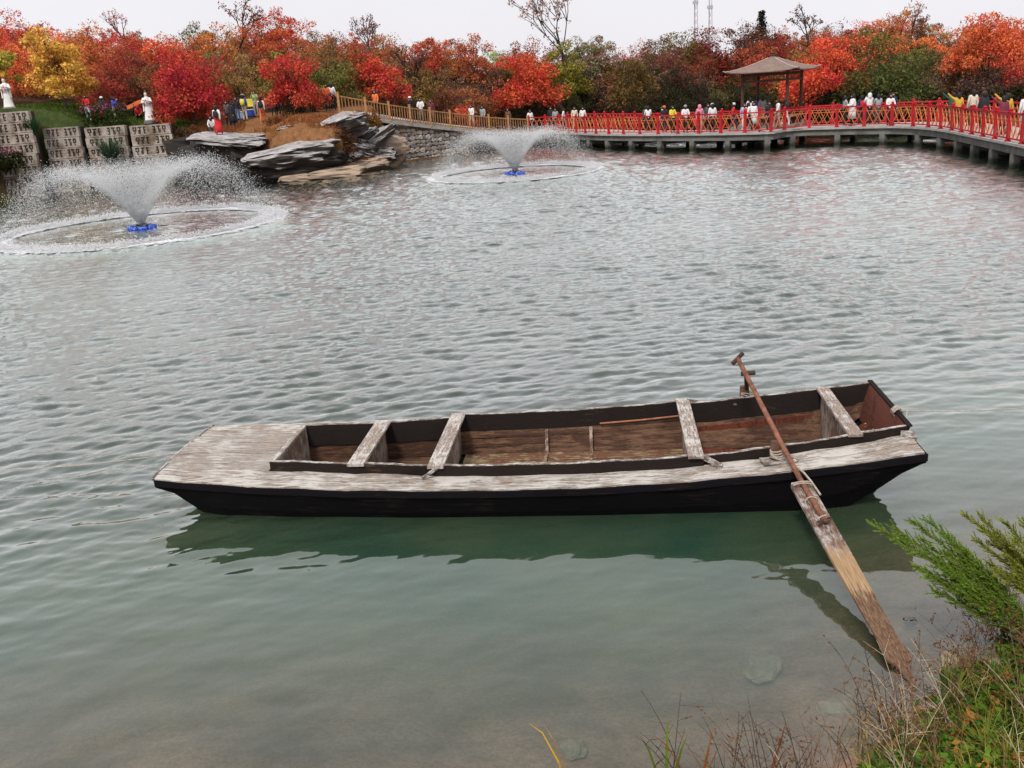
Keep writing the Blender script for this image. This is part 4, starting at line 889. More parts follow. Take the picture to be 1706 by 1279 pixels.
for i in range(95):
    yy = rt.uniform(70, 90); x = rt.uniform(-yy*.58, yy*.58); d_ = yy-np.interp(x, FS[:, 0], FS[:, 1])
    if d_ < 7 or (x < -7 and yy < 67) or (-8 < x < 3 and yy < 76): continue
    pz = tz(x, yy); px, py, _ = PX((x, yy, pz+1.2)); d2 = (CMa[:, 0]-px)**2+((CMa[:, 1]-py)*1.6)**2; c = CMa[np.argmin(d2), 2:]; c = [c[0]*.92, c[1]*1.06+6, c[2]]
    if px < -40 or px > 1750: continue
    bush('slope_bush', (x, yy, pz-.2), rt.choice(mq), (1.5, 1.2, rt.uniform(1.0, 1.5)), c, '%s low bush filling the slope %s' % (hue_word(c), landmark(px)), 'low bushes on the wooded slope')
# trees that stand out
def special(name, px, py_base, Y, h, rad, nleaf, size_, rgb, label, seed, cat='tree', z=None, bark=None, **kw):
    m, q = tree_pair(seed, h, rad, int(nleaf*1.7), size_*.76, **kw); P = V(px, py_base, Y)
    if z is None: z = tz(P[0], P[1])-.15
    return tree(name, (P[0], P[1], z), (m.mesh('trunk', bark or M_BARK), quads_mesh('crown', q, len(q)//4, M_LEAF)), 1, rgb, label, rz=0, cat=cat)
special('yellow_tree', 118, 205, 61.8, 5.1, 2.0, 5200, .125, (222, 168, 40), 'yellow leafed tree standing above the carved blocks', 201, nclump=30, low=.12, nb=7)
special('yellow_tree', 2, 175, 63.5, 5.2, 1.7, 3000, .12, (196, 178, 50), 'yellow green tree behind the statue with feathered headdress', 202, nclump=20, low=.25)
special('red_tree', 325, 195, 62.3, 4.7, 2.7, 9000, .10, (200, 52, 46), 'broad crimson tree above the flat pale rock slab', 203, nclump=40, low=.0, nb=9)
special('red_tree', 488, 185, 60.0, 3.5, 2.1, 5200, .095, (206, 66, 44), 'low orange red tree beside the dark boulder on the promontory', 204, nclump=30, low=.05, nb=8)
special('red_tree', 300, 150, 66, 5.2, 2.2, 4600, .10, (226, 96, 46), 'orange tree rising behind the broad crimson tree', 205, nclump=24, low=.2)
special('orange_tree', 640, 190, 68.5, 4.0, 2.3, 5200, .10, (216, 72, 42), 'orange red tree leaning over the picket fence', 206, nclump=28, low=.1)
special('orange_tree', 772, 195, 70.5, 3.2, 1.6, 3200, .10, (202, 84, 48), 'small rusty orange tree behind the picket fence', 207, nclump=20, low=.2)
special('orange_tree', 890, 205, 75.5, 6.1, 3.0, 7000, .115, (220, 82, 38), 'bright orange tree where the fence meets the red railing', 208, nclump=34, low=.25)
special('yellow_green_tree', 943, 200, 78, 7.0, 2.3, 5200, .115, (150, 140, 36), 'yellow green tree beside the pale crooked tree', 209, nclump=28, low=.3)
special('orange_tree', 1375, 200, 66, 5.6, 3.2, 7600, .11, (230, 82, 40), 'vivid orange tree directly behind the pavilion', 210, nclump=36, low=.15)
special('green_tree', 1480, 205, 63.5, 4.5, 4.0, 10000, .10, (92, 98, 44), 'olive green drooping tree behind the bridge', 211, nclump=40, low=.0)
special('green_tree', 1060, 205, 76, 5.2, 2.6, 5200, .11, (118, 92, 44), 'brown green tree right of the yellow green tree', 212, nclump=28, low=.1)
special('orange_tree', 1645, 170, 66, 6.0, 3.0, 6400, .11, (224, 104, 46), 'golden orange tree above the far end of the bridge', 213, nclump=30, low=.35)
# conifer on the crest
m = MB(); m.tube([(0, 0, -.3), (0, 0, 5.6)], [.12, .02], 6); r = np.random.default_rng(77); L_ = [leaves(r, np.array([r.normal()*.22*(6-zz)*.35, r.normal()*.22*(6-zz)*.35, zz]), (6.2-zz)*.2+.25, 170, .08, .6, .1) for zz in np.linspace(1, 5.6, 22)]; q = np.concatenate(L_).reshape(-1, 3)
P = V(1268, 60, 88.5); tree('conifer', (P[0], P[1], tz(P[0], P[1])-.1), (m.mesh('trunk', M_BARK), quads_mesh('crown', q, len(q)//4, M_LEAF)), .9, (44, 46, 34), 'dark pointed conifer standing on the hill crest', rz=0)
# bare crooked trees with visible branches
def branchy(seed, h, spread, depth=4, r0=.14):
    rr = random.Random(seed); m = MB(); tips = []
    def grow(p, d, L_, r, k):
        e = p+d*L_; mid = p.lerp(e, .5)+Vector((rr.uniform(-.1, .1), rr.uniform(-.1, .1), rr.uniform(-.05, .05)))*L_; m.tube([p, mid, e], [r, r*.85, r*.68], 5 if k > 1 else 4)
        if k == 0: tips.append(e); return
        for _ in range(rr.choice((2, 3, 3)) if k > 1 else 3):
            nd = (d+Vector((rr.uniform(-1, 1), rr.uniform(-1, 1), rr.uniform(-.25, .65)))*spread).normalized(); grow(e, nd, L_*rr.uniform(.6, .82), r*.62, k-1)
        if k < depth-1: tips.append(e)
    grow(Vector((0, 0, -.3)), Vector((rr.uniform(-.15, .15), 0, 1)).normalized(), h*.34, r0, depth); return m, tips
def bare(px, pyb, Y, h, seed, rgb, nl, label, spread=.8, depth=4, bark=None, size=.08, z=None, clump=.28):
    m, tips = branchy(seed, h, spread, depth); r = np.random.default_rng(seed); P = V(px, pyb, Y)
    L_ = [leaves(r, np.array(t), clump, nl, size, .8, .1) for t in tips]; q = np.concatenate(L_).reshape(-1, 3)
    return tree('bare_tree', (P[0], P[1], (tz(P[0], P[1])-.1) if z is None else z), (m.mesh('trunk', bark or M_BARK), quads_mesh('crown', q, len(q)//4, M_LEAF)), 1, rgb, label, rz=0)
bare(938, 110, 80, 11.8, 311, (176, 140, 130), 13, 'pale crooked tree with pinkish seed heads rising above the skyline', .75, 4, size=.10, clump=.42)
bare(1010, 150, 77, 6.0, 312, (168, 132, 118), 14, 'pale twiggy tree with drooping pinkish seed heads beside the thicket', .85, 4, size=.10, clump=.40)
bare(398, 75, 84, 7.8, 313, (150, 72, 40), 9, 'dark crooked tree showing bare branches on the left crest', .8, 4, M_BARK)
bare(1350, 85, 83, 6.0, 314, (110, 74, 58), 7, 'dark bare branched tree on the crest behind the pavilion', .8, 4, M_BARK)
bare(215, 60, 87, 6.5, 315, (206, 110, 92), 7, 'thin leafed pink red tree poking above the left crest', .55, 4, M_BARKG)
bare(1530, 90, 86, 5.6, 316, (150, 100, 84), 6, 'grey twiggy tree on the crest above the green tree', .6, 4, M_BARKG)
bare(690, 160, 74, 5.8, 317, (120, 70, 54), 6, 'dark twiggy tree behind the wooden ramp', .75, 4, M_BARK)
bare(620, 110, 82, 5.5, 318, (140, 90, 78), 6, 'grey brown twiggy tree on the middle slope', .65, 4, M_BARKG)
# dry bushes of the promontory
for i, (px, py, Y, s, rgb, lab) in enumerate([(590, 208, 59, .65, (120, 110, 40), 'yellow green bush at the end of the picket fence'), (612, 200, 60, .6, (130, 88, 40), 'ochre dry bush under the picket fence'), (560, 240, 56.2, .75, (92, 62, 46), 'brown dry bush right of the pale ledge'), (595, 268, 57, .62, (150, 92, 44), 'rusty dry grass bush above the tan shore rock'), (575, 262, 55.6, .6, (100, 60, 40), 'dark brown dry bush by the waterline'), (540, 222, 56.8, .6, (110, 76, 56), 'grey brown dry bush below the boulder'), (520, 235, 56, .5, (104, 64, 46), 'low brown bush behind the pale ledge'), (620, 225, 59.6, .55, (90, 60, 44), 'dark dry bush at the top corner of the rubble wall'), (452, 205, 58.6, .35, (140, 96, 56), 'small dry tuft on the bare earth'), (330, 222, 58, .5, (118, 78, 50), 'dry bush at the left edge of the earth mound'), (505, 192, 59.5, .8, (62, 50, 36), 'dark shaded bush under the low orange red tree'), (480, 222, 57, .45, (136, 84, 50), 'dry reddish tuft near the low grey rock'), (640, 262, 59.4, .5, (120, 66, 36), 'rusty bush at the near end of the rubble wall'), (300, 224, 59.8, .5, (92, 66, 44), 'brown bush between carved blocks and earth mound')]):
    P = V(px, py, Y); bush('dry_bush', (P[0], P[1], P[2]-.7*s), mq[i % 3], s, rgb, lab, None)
# grass clumps and flowers on the block walls
def blades(seed, n, h, spread, wdt=.02, droop=.5, arc=None):
    r = random.Random(seed); q = []
    for i in range(n):
        a = r.uniform(0, 6.28) if arc is None else arc[0]+r.uniform(-arc[1], arc[1]); L_ = h*r.uniform(.6, 1.1); o = r.uniform(0, .15)*spread; out = spread*r.uniform(.2, 1)
        p = [np.array([math.cos(a)*(o+out*t**1.5), math.sin(a)*(o+out*t**1.5), L_*(t-droop*t*t*r.uniform(.3, .9))]) for t in (0, .4, .75, 1)]; sd = np.array([-math.sin(a), math.cos(a), 0])*wdt
        for k_ in range(3):
            w0, w1 = (1, .8, .5)[k_], (.8, .5, .05)[k_]; q += [p[k_]-sd*w0, p[k_]+sd*w0, p[k_+1]+sd*w1, p[k_+1]-sd*w1]
    return np.array(q)
def tuft(name, P, seed, n, h, spread, rgb, label, wdt=.02, cat='grass clump', group=None):
    q = blades(seed, n, h, spread, wdt); o = link(name, quads_mesh(name, q, len(q)//4, M_LEAF), None, P, label=label, cat=cat, group=group); o.color = (*lin(*rgb), 1); return o
for i, (px, py, Y, h, sp, rgb, lab) in enumerate([(188, 276, 57.6, 2.3, 1.35, (74, 96, 74), 'big spiky blue green grass clump in front of the carved blocks'), (56, 226, 57.2, 1.5, .8, (66, 100, 66), 'spiky grass clump between the tallest and the stained block stacks'), (15, 362, 50.5, 1.6, 1.0, (96, 100, 48), 'yellow green reed clump at the waterline below the tallest block stack'), (10, 288, 55.4, 1.0, .7, (70, 66, 40), 'dark grass clump on the tallest block stack')]):
    tuft('grass_clump', V(px, py, Y), 400+i, 260, h, sp, rgb, lab, .03)
def flowers(P, seed, w_, d_, h, lab):
    r = np.random.default_rng(seed); t = empty('flower_bed', P, 0, label=lab, cat='flowers'); n = 900
    L_ = leaves(r, np.array([0, 0, 0]), 1, n, .07, 1, 0); off = np.stack([r.uniform(-w_, w_, n), r.uniform(-d_, d_, n), r.uniform(0, h*.8, n)], 1); q = (L_*.12+off[:, None, :]).reshape(-1, 3)
    L0 = leaves(r, np.zeros(3), .05, n, .09, 1, 0); q = (L0+off[:, None, :]).reshape(-1, 3); o = link('foliage', quads_mesh('foliage', q, n, M_LEAF), t); o.color = (*lin(52, 62, 34), 1)
    n2 = 260; L0 = leaves(r, np.zeros(3), .04, n2, .06, 1, 0); off = np.stack([r.uniform(-w_, w_, n2), r.uniform(-d_, d_, n2), r.uniform(h*.65, h*1.05, n2)], 1); q = (L0+off[:, None, :]).reshape(-1, 3); o = link('blossoms', quads_mesh('blossoms', q, n2, M_LEAF), t, kind='stuff'); o.color = (*lin(150, 84, 110), 1)
flowers(V(178, 209, 60.2), 1, 1.5, .6, 1.3, 'bed of dusky pink flowers above the carved blocks'); flowers(V(14, 282, 55.6), 2, 1.0, .4, 1.2, 'bed of dusky pink flowers low on the tallest block stack')
# lawn grass as a mass
r = np.random.default_rng(12); n = 7000; gx = r.uniform(-31, -20.3, n); gy = r.uniform(59.5, 67, n); gz = terrain(gx, gy); hh = r.uniform(.08, .22, n); a = r.uniform(0, 6.28, n); dx = np.cos(a)*.03; dy = np.sin(a)*.03; lx = r.normal(0, .05, n)
q = np.stack([np.stack([gx-dx, gy-dy, gz], 1), np.stack([gx+dx, gy+dy, gz], 1), np.stack([gx+dx*.2+lx, gy, gz+hh], 1), np.stack([gx-dx*.2+lx, gy, gz+hh], 1)], 1).reshape(-1, 3)
o = link('lawn_grass', quads_mesh('lawn_grass', q, n, M_LEAF), label='short green grass of the lawn above the carved blocks', cat='grass', kind='stuff'); o.color = (*lin(84, 102, 44), 1)
r = np.random.default_rng(13); n = 5000; gx = r.uniform(-19, -8.5, n); gy = np.interp(gx, FS[:, 0], FS[:, 1])+r.uniform(.8, 5, n); gz = terrain(gx, gy); keep = vnoise(gx, gy, .6, 5) > -.1; gx, gy, gz = gx[keep], gy[keep], gz[keep]; n = len(gx); hh = r.uniform(.1, .35, n); a = r.uniform(0, 6.28, n); dx = np.cos(a)*.02; dy = np.sin(a)*.02; lx = r.normal(0, .12, n)
q = np.stack([np.stack([gx-dx, gy-dy, gz], 1), np.stack([gx+dx, gy+dy, gz], 1), np.stack([gx+dx*.2+lx, gy, gz+hh], 1), np.stack([gx-dx*.2+lx, gy, gz+hh], 1)], 1).reshape(-1, 3)
o = link('dry_grass', quads_mesh('dry_grass', q, n, M_LEAF), label='dry brown grass on the earth mound of the promontory', cat='grass', kind='stuff'); o.color = (*lin(150, 96, 58), 1)
# ------------------------------------------------------------------ fountains
M_BLUE = simple('blue_float_plastic', (.02, .10, .62), .35, .2, 5, 0, spec=.5)
M_DARKP = simple('black_rubber', (.02, .02, .022), .5, .2, 5, 0)
k = NM('white_water_drops'); k.t.nodes.remove(k.p); d = k.n('BsdfDiffuse'); t_ = k.n('BsdfTranslucent'); a_ = k.n('MixShader'); d.inputs[0].default_value = t_.inputs[0].default_value = (.97, .97, .98, 1); a_.inputs[0].default_value = .5
k.l(d.outputs[0], a_.inputs[1]); k.l(t_.outputs[0], a_.inputs[2]); k.l(a_.outputs[0], k.out.inputs['Surface']); M_DROP = k.m
def drops(P, s):
    """tetrahedra, one per drop"""
    n = len(P); r = np.random.default_rng(n); T = np.array([(1, 1, 1), (1, -1, -1), (-1, 1, -1), (-1, -1, 1)], float)*.62
    q = r.normal(size=(n, 4)); q /= np.linalg.norm(q, axis=1)[:, None]; w_, x, y, z = q.T
    Rm = np.stack([np.stack([1-2*(y*y+z*z), 2*(x*y-z*w_), 2*(x*z+y*w_)], 1), np.stack([2*(x*y+z*w_), 1-2*(x*x+z*z), 2*(y*z-x*w_)], 1), np.stack([2*(x*z-y*w_), 2*(y*z+x*w_), 1-2*(x*x+y*y)], 1)], 1)
    Vt = P[:, None, :]+np.einsum('nij,kj->nki', Rm, T)*s[:, None, None]
    me = bpy.data.meshes.new('drops'); me.vertices.add(n*4); me.vertices.foreach_set('co', Vt.reshape(-1).astype(np.float32))
    idx = (np.arange(n)[:, None, None]*4+np.array([(0, 1, 2), (0, 3, 1), (0, 2, 3), (1, 3, 2)])[None]).reshape(-1); me.loops.add(len(idx)); me.loops.foreach_set('vertex_index', idx.astype(np.int32)); me.polygons.add(n*4); me.polygons.foreach_set('loop_start', np.arange(n*4, dtype=np.int32)*3)
    me.materials.append(M_DROP); me.update(calc_edges=True); return me
def fountain(Fc, Rr, Hh, label, seed, n1, n2):
    r = np.random.default_rng(seed); t = empty('lake_fountain', (Fc[0], Fc[1], 0), label=label, cat='fountain', group=None)
    g = 9.8; vz = math.sqrt(2*g*Hh)*1.0; T_ = 2*vz/g; vr = Rr/T_
    # trajectories: narrow spread of speeds, drops dense on the way up and breaking apart on the way down
    n = n1; u = r.random(n)**1.05; az_ = r.uniform(0, 6.283, n); kz = r.normal(1, .035, n); jet = np.sin(az_*9+1.3)*.5+np.sin(az_*23)*.5; kr = r.normal(1, .04, n)+.03*jet+np.where(r.random(n) < .22, r.uniform(-.35, .12, n), 0)
    tt = u*T_*kz; sc2 = .02+.16*u**1.5; rad = vr*kr*tt; z = vz*kz*tt-.5*g*tt**2
    P = np.stack([rad*np.cos(az_), rad*np.sin(az_), z], 1)+r.normal(size=(n, 3))*sc2[:, None]*.6; P = P[(P[:, 2] > .01)]; u2 = P[:, 2]
    s = r.uniform(.007, .018, len(P))
    link('spray', drops(P, s), t, kind='stuff')
    # the dense cone of jets near the nozzle
    n = n1//6; u = r.random(n)**.8*.34; az_ = r.uniform(0, 6.283, n); tt = u*T_; rad = vr*tt*r.normal(1, .02, n); z = vz*tt-.5*g*tt**2
    P = np.stack([rad*np.cos(az_), rad*np.sin(az_), z+.12], 1); link('jet_cone', drops(P, r.uniform(.010, .019, n)), t, kind='stuff')
    # splash ring
    n = n2//2; az_ = r.uniform(0, 6.283, n); rad = Rr*(1+r.normal(0, .03, n)*(1+.5*np.sin(az_*3+1))+.015*np.sin(az_*7)+.01*np.sin(az_*13)); z = np.abs(r.normal(0, .09, n))+.06
    P = np.stack([rad*np.cos(az_), rad*np.sin(az_), z], 1); link('splash_ring', drops(P, r.uniform(.012, .030, n)), t, kind='stuff')
    # churned foam band under the splash
    NU, NV = 300, 9; au = np.linspace(0, 2*np.pi, NU+1); nz = 1+.35*np.interp(au, np.linspace(0, 2*np.pi, 61), np.r_[r.uniform(-1, 1, 60), 0]); Pg = np.zeros((NV, NU+1, 3))
    for v in range(NV):
        q = v/(NV-1)*2-1; rr_ = Rr*(1+.036*q*nz+.006*np.sin(au*11)); hgt = (1-q*q)*.07*(1+.6*r.uniform(-1, 1, NU+1))+.016*(1-abs(q)**6)-.012; hgt[-1] = hgt[0]
        Pg[v] = np.stack([rr_*np.cos(au), rr_*np.sin(au), hgt], 1)
    link('foam_band', grid_mesh('foam_band', Pg[::-1], M_DROP, False), t)
    # foam: flat flecks floating on the surface
    n = n2//2; az_ = r.uniform(0, 6.283, n); rad = Rr*(1+r.normal(0, .038, n)); a2 = r.uniform(0, 6.283, n); ss = r.uniform(.03, .11, n)
    c_ = np.stack([rad*np.cos(az_), rad*np.sin(az_), r.uniform(.03, .07, n)], 1); q = np.stack([c_+np.stack([np.cos(a2+j*1.0472)*ss*(1+.4*np.sin(j*2.3+a2)), np.sin(a2+j*1.0472)*ss*(1+.4*np.sin(j*2.3+a2)), 0*ss], 1) for j in range(6)], 1).reshape(-1, 3)
    link('foam', quads_mesh('foam', q, n, M_DROP, 6), t, kind='stuff')
    # float: ring of blue segments round a nozzle
    fl = empty('float', (0, 0, 0)); fl.parent = t
    for i in range(8):
        a = i*math.pi/4; m = MB(); m.tube([(math.cos(a+q)*.48, math.sin(a+q)*.48, .035) for q in np.linspace(.05, .735, 6)], [.06, .08, .085, .085, .08, .06], 8); m.obj('float_segment', M_BLUE, fl, smooth=True)
    MB().lathe([(.22, .02), (.22, .16), (.12, .20), (.09, .30)], 14).obj('nozzle', M_DARKP, t)
    m = MB()
    for a in (0.3, 2.4, 4.5): m.tube([(math.cos(a)*.6, math.sin(a)*.6, .04), (math.cos(a)*.9, math.sin(a)*.9, .015), (math.cos(a+.1)*1.3, math.sin(a+.1)*1.3, -.02)], .014, 5)
    m.obj('anchor_lines', M_DARKP, t, kind='stuff')
    return t
fountain(F1, FR1, 2.35, 'lake fountain spraying in front of the carved block walls', 1, 60000, 42000)
fountain(F2, FR2, 2.05, 'lake fountain spraying between the rubble wall and the red bridge', 2, 46000, 34000)

# ------------------------------------------------------------------ people
def mcol(name, c, rough=.8): return simple(name, c, rough, .18, 9, 0)
M_SKIN = mcol('skin', (.45, .27, .20), .55); M_HAIR = mcol('black_hair', (.015, .012, .011), .5)
PAL = {'white': (.72, .71, .70), 'black': (.022, .022, .026), 'red': (.55, .03, .03), 'navy': (.025, .035, .09), 'blue': (.04, .09, .45), 'lightblue': (.36, .50, .68), 'yellow': (.70, .60, .06), 'grey': (.32, .32, .33), 'darkgrey': (.08, .08, .085), 'orange': (.70, .16, .05), 'green': (.30, .48, .22), 'darkgreen': (.03, .09, .05), 'pink': (.66, .25, .34), 'maroon': (.16, .03, .05), 'khaki': (.42, .35, .24), 'denim': (.08, .12, .22), 'cream': (.62, .55, .44), 'brown': (.14, .07, .04), 'purple': (.20, .10, .28), 'gold': (.62, .36, .05)}
MC = {n: mcol(n+'_cloth', c) for n, c in PAL.items()}
def skeleton(pose):
    J = {'pel': (0, 0, .95), 'sp': (0, .01, 1.14), 'ch': (0, .01, 1.33), 'nk': (0, 0, 1.47), 'hd': (0, -.015, 1.575), 'ht': (0, -.01, 1.655)}
    for s, n in ((-1, 'l'), (1, 'r')):
        J.update({'sh'+n: (s*.17, .01, 1.39), 'el'+n: (s*.225, .03, 1.12), 'wr'+n: (s*.22, -.05, .89), 'ha'+n: (s*.215, -.07, .81), 'hp'+n: (s*.09, 0, .89), 'kn'+n: (s*.10, -.02, .49), 'an'+n: (s*.105, .02, .09), 'to'+n: (s*.12, -.13, .035)})
    if pose == 'camera':
        for s, n in ((-1, 'l'), (1, 'r')): J.update({'el'+n: (s*.22, -.16, 1.20), 'wr'+n: (s*.09, -.27, 1.46), 'ha'+n: (s*.05, -.29, 1.53)})
    elif pose == 'front':
        for s, n in ((-1, 'l'), (1, 'r')): J.update({'el'+n: (s*.23, -.08, 1.14), 'wr'+n: (s*.13, -.29, 1.10), 'ha'+n: (s*.09, -.36, 1.11)})
    elif pose == 'walk':
        J.update({'knl': (-.10, -.17, .50), 'anl': (-.10, -.20, .10), 'tol': (-.11, -.34, .06), 'knr': (.10, .06, .48), 'anr': (.10, .24, .13), 'tor': (.11, .12, .035), 'ell': (-.22, .12, 1.14), 'wrl': (-.21, .14, .92), 'hal': (-.21, .12, .84), 'elr': (.22, -.06, 1.13), 'wrr': (.20, -.22, .95), 'har': (.19, -.28, .90)})
    elif pose == 'raise':
        J.update({'elr': (.34, -.05, 1.50), 'wrr': (.52, -.10, 1.70), 'har': (.57, -.11, 1.77)})
    elif pose == 'crouch':
        J = {k_: (x, y+(.0 if z < .6 else -.05), z) for k_, (x, y, z) in J.items()}
        for k_ in ('pel', 'sp', 'ch', 'nk', 'hd', 'ht', 'shl', 'shr', 'ell', 'elr', 'wrl', 'wrr', 'hal', 'har', 'hpl', 'hpr'):
            x, y, z = J[k_]; J[k_] = (x, y-.30*(z-.95)+.16, z*.96-.55)
        for s, n in ((-1, 'l'), (1, 'r')): J.update({'kn'+n: (s*.16, -.22, .48), 'wr'+n: (s*.12, -.28, .42), 'ha'+n: (s*.08, -.33, .38), 'el'+n: (s*.24, -.10, .55)})
    E = [('pel', 'sp', 1), ('sp', 'ch', 1), ('ch', 'nk', 1), ('nk', 'hd', 0), ('hd', 'ht', 0)]
    for n in 'lr': E += [('ch', 'sh'+n, 1), ('sh'+n, 'el'+n, 1), ('el'+n, 'wr'+n, 1), ('wr'+n, 'ha'+n, 0), ('pel', 'hp'+n, 2), ('hp'+n, 'kn'+n, 2), ('kn'+n, 'an'+n, 2), ('an'+n, 'to'+n, 3)]
    return J, E
RAD = {'pel': .145, 'sp': .13, 'ch': .15, 'nk': .052, 'hd': .088, 'ht': .062, 'sh': .078, 'el': .052, 'wr': .036, 'ha': .034, 'hp': .098, 'kn': .066, 'an': .044, 'to': .036}
def body_mesh(pose):
    J, E = skeleton(pose); names = list(J); me = bpy.data.meshes.new('tmp'); me.from_pydata([J[n] for n in names], [(names.index(a), names.index(b)) for a, b, _ in E], [])
    o = bpy.data.objects.new('tmp', me); C.objects.link(o); o.modifiers.new('skin', 'SKIN'); ob = o.modifiers.new('sub', 'SUBSURF'); ob.levels = 1; ob.render_levels = 1
    if not me.skin_vertices: bpy.context.view_layer.objects.active = o
    sv = me.skin_vertices[0].data
    for i, n in enumerate(names):
        r_ = RAD.get(n) or RAD[n[:2]]; sv[i].radius = (r_*(1.18 if n in ('ch', 'pel', 'sp') else 1), r_*(.85 if n in ('ch', 'pel', 'sp') else 1)); sv[i].use_root = (n == 'pel')
    bpy.context.view_layer.update(); dg = bpy.context.evaluated_depsgraph_get(); out = bpy.data.meshes.new_from_object(o.evaluated_get(dg)); bpy.data.objects.remove(o)
    idx = []; seg = [(np.array(J[a]), np.array(J[b]), k_) for a, b, k_ in E]
    for p in out.polygons:
        c_ = np.array(p.center); best = (9, 0)
        for a, b, k_ in seg:
            ab = b-a; t = np.clip((c_-a)@ab/(ab@ab), 0, 1); d = np.linalg.norm(c_-a-ab*t)
            if d < best[0]: best = (d, k_)
        k_ = best[1]
        if k_ == 0 and c_[2] > J['hd'][2]-.06 and (c_[1] > J['hd'][1]+.015 or c_[2] > J['hd'][2]+.075): k_ = 4
        idx.append(k_)
    out.materials.clear()
    for _ in range(5): out.materials.append(M_SKIN)
    out.polygons.foreach_set('material_index', idx); out.polygons.foreach_set('use_smooth', [True]*len(idx)); return out
BODY = {p: body_mesh(p) for p in ('stand', 'camera', 'front', 'walk', 'raise', 'crouch')}
HAT = MB().lathe([(.125, 1.60), (.125, 1.612), (.100, 1.615), (.096, 1.67), (.065, 1.705), (.02, 1.712)], 14, (0, -.01, .015)).mesh('hat', [M_SKIN])
HAIR = MB().lathe([(.06, 1.38), (.095, 1.42), (.104, 1.55), (.10, 1.64), (.06, 1.70), (.02, 1.71)], 12, (0, .028, 0)).mesh('hair', [M_HAIR], True)
HOOD = MB().lathe([(.09, 1.42), (.115, 1.47), (.118, 1.60), (.095, 1.68), (.04, 1.715)], 12, (0, .02, 0)).mesh('hood', [M_SKIN], True)
NOSE = MB().add([(-.012, -.095, 1.55), (.012, -.095, 1.55), (0, -.125, 1.545), (0, -.092, 1.585)], [(0, 1, 2), (1, 3, 2), (3, 0, 2)]).mesh('nose', [M_SKIN])
PACK = MB(); PACK.lathe([(.08, 1.0), (.15, 1.03), (.16, 1.2), (.14, 1.36), (.07, 1.40)], 10, (0, .22, 0), 1, .65); PACK = PACK.mesh('backpack', [M_SKIN], True)
SKIRT = MB().lathe([(.27, .12), (.24, .45), (.20, .8), (.15, 1.02), (.13, 1.06)], 18, (0, 0, 0), 1, .85).mesh('skirt', [M_SKIN], True)
COAT = MB().lathe([(.25, .40), (.23, .7), (.20, 1.0), (.205, 1.25), (.16, 1.40), (.07, 1.47)], 16, (0, .01, 0), 1.05, .85).mesh('coat', [M_SKIN], True)
def own(o, *mats):
    for i, m_ in enumerate(mats): o.material_slots[i].link = 'OBJECT'; o.material_slots[i].material = m_
def person(P, pose, top, bot, label, face=0, h=1.66, hat=None, hair=True, pack=None, skirt=None, coat=None, hood=None, shoes='black', group=None, sleeve=None):
    t = empty('person', P, face, label=label, cat='person', group=group); t.scale = (h/1.7,)*3
    b = link('body', BODY[pose], t); own(b, M_SKIN, MC[top], MC[bot], MC[shoes], M_HAIR)
    dz = 0; off = (0, 0, 0)
    if pose == 'crouch':
        J, _ = skeleton('crouch'); off = (0, J['hd'][1]+.015, J['hd'][2]-1.575)
    for me, key, flag in ((HAT, hat, 'hat'), (HOOD, hood, 'hood')):
        if key: o = link(flag, me, t, off); own(o, MC[key])
    if hair and not hood: link('hair', HAIR, t, off)
    link('nose', NOSE, t, off)
    if pack: o = link('backpack', PACK, t, off if pose == 'crouch' else None); own(o, MC[pack])
    if skirt: o = link('skirt', SKIRT, t); own(o, MC[skirt])
    if coat: o = link('coat', COAT, t); own(o, MC[coat])
    return t
PI = math.pi
def onbridge(px, off):   # a point on the deck at photo column px, off metres behind the lake-side edge
    best = None
    for e_, n_ in zip(near_edge, nns):
        q = e_+n_*off; x_, y_, z_ = PX((q[0], q[1], DZ))
        if best is None or abs(x_-px) < best[0]: best = (abs(x_-px), q)
    return (best[1][0], best[1][1], DZ)
GB = 'visitors on the footbridge'
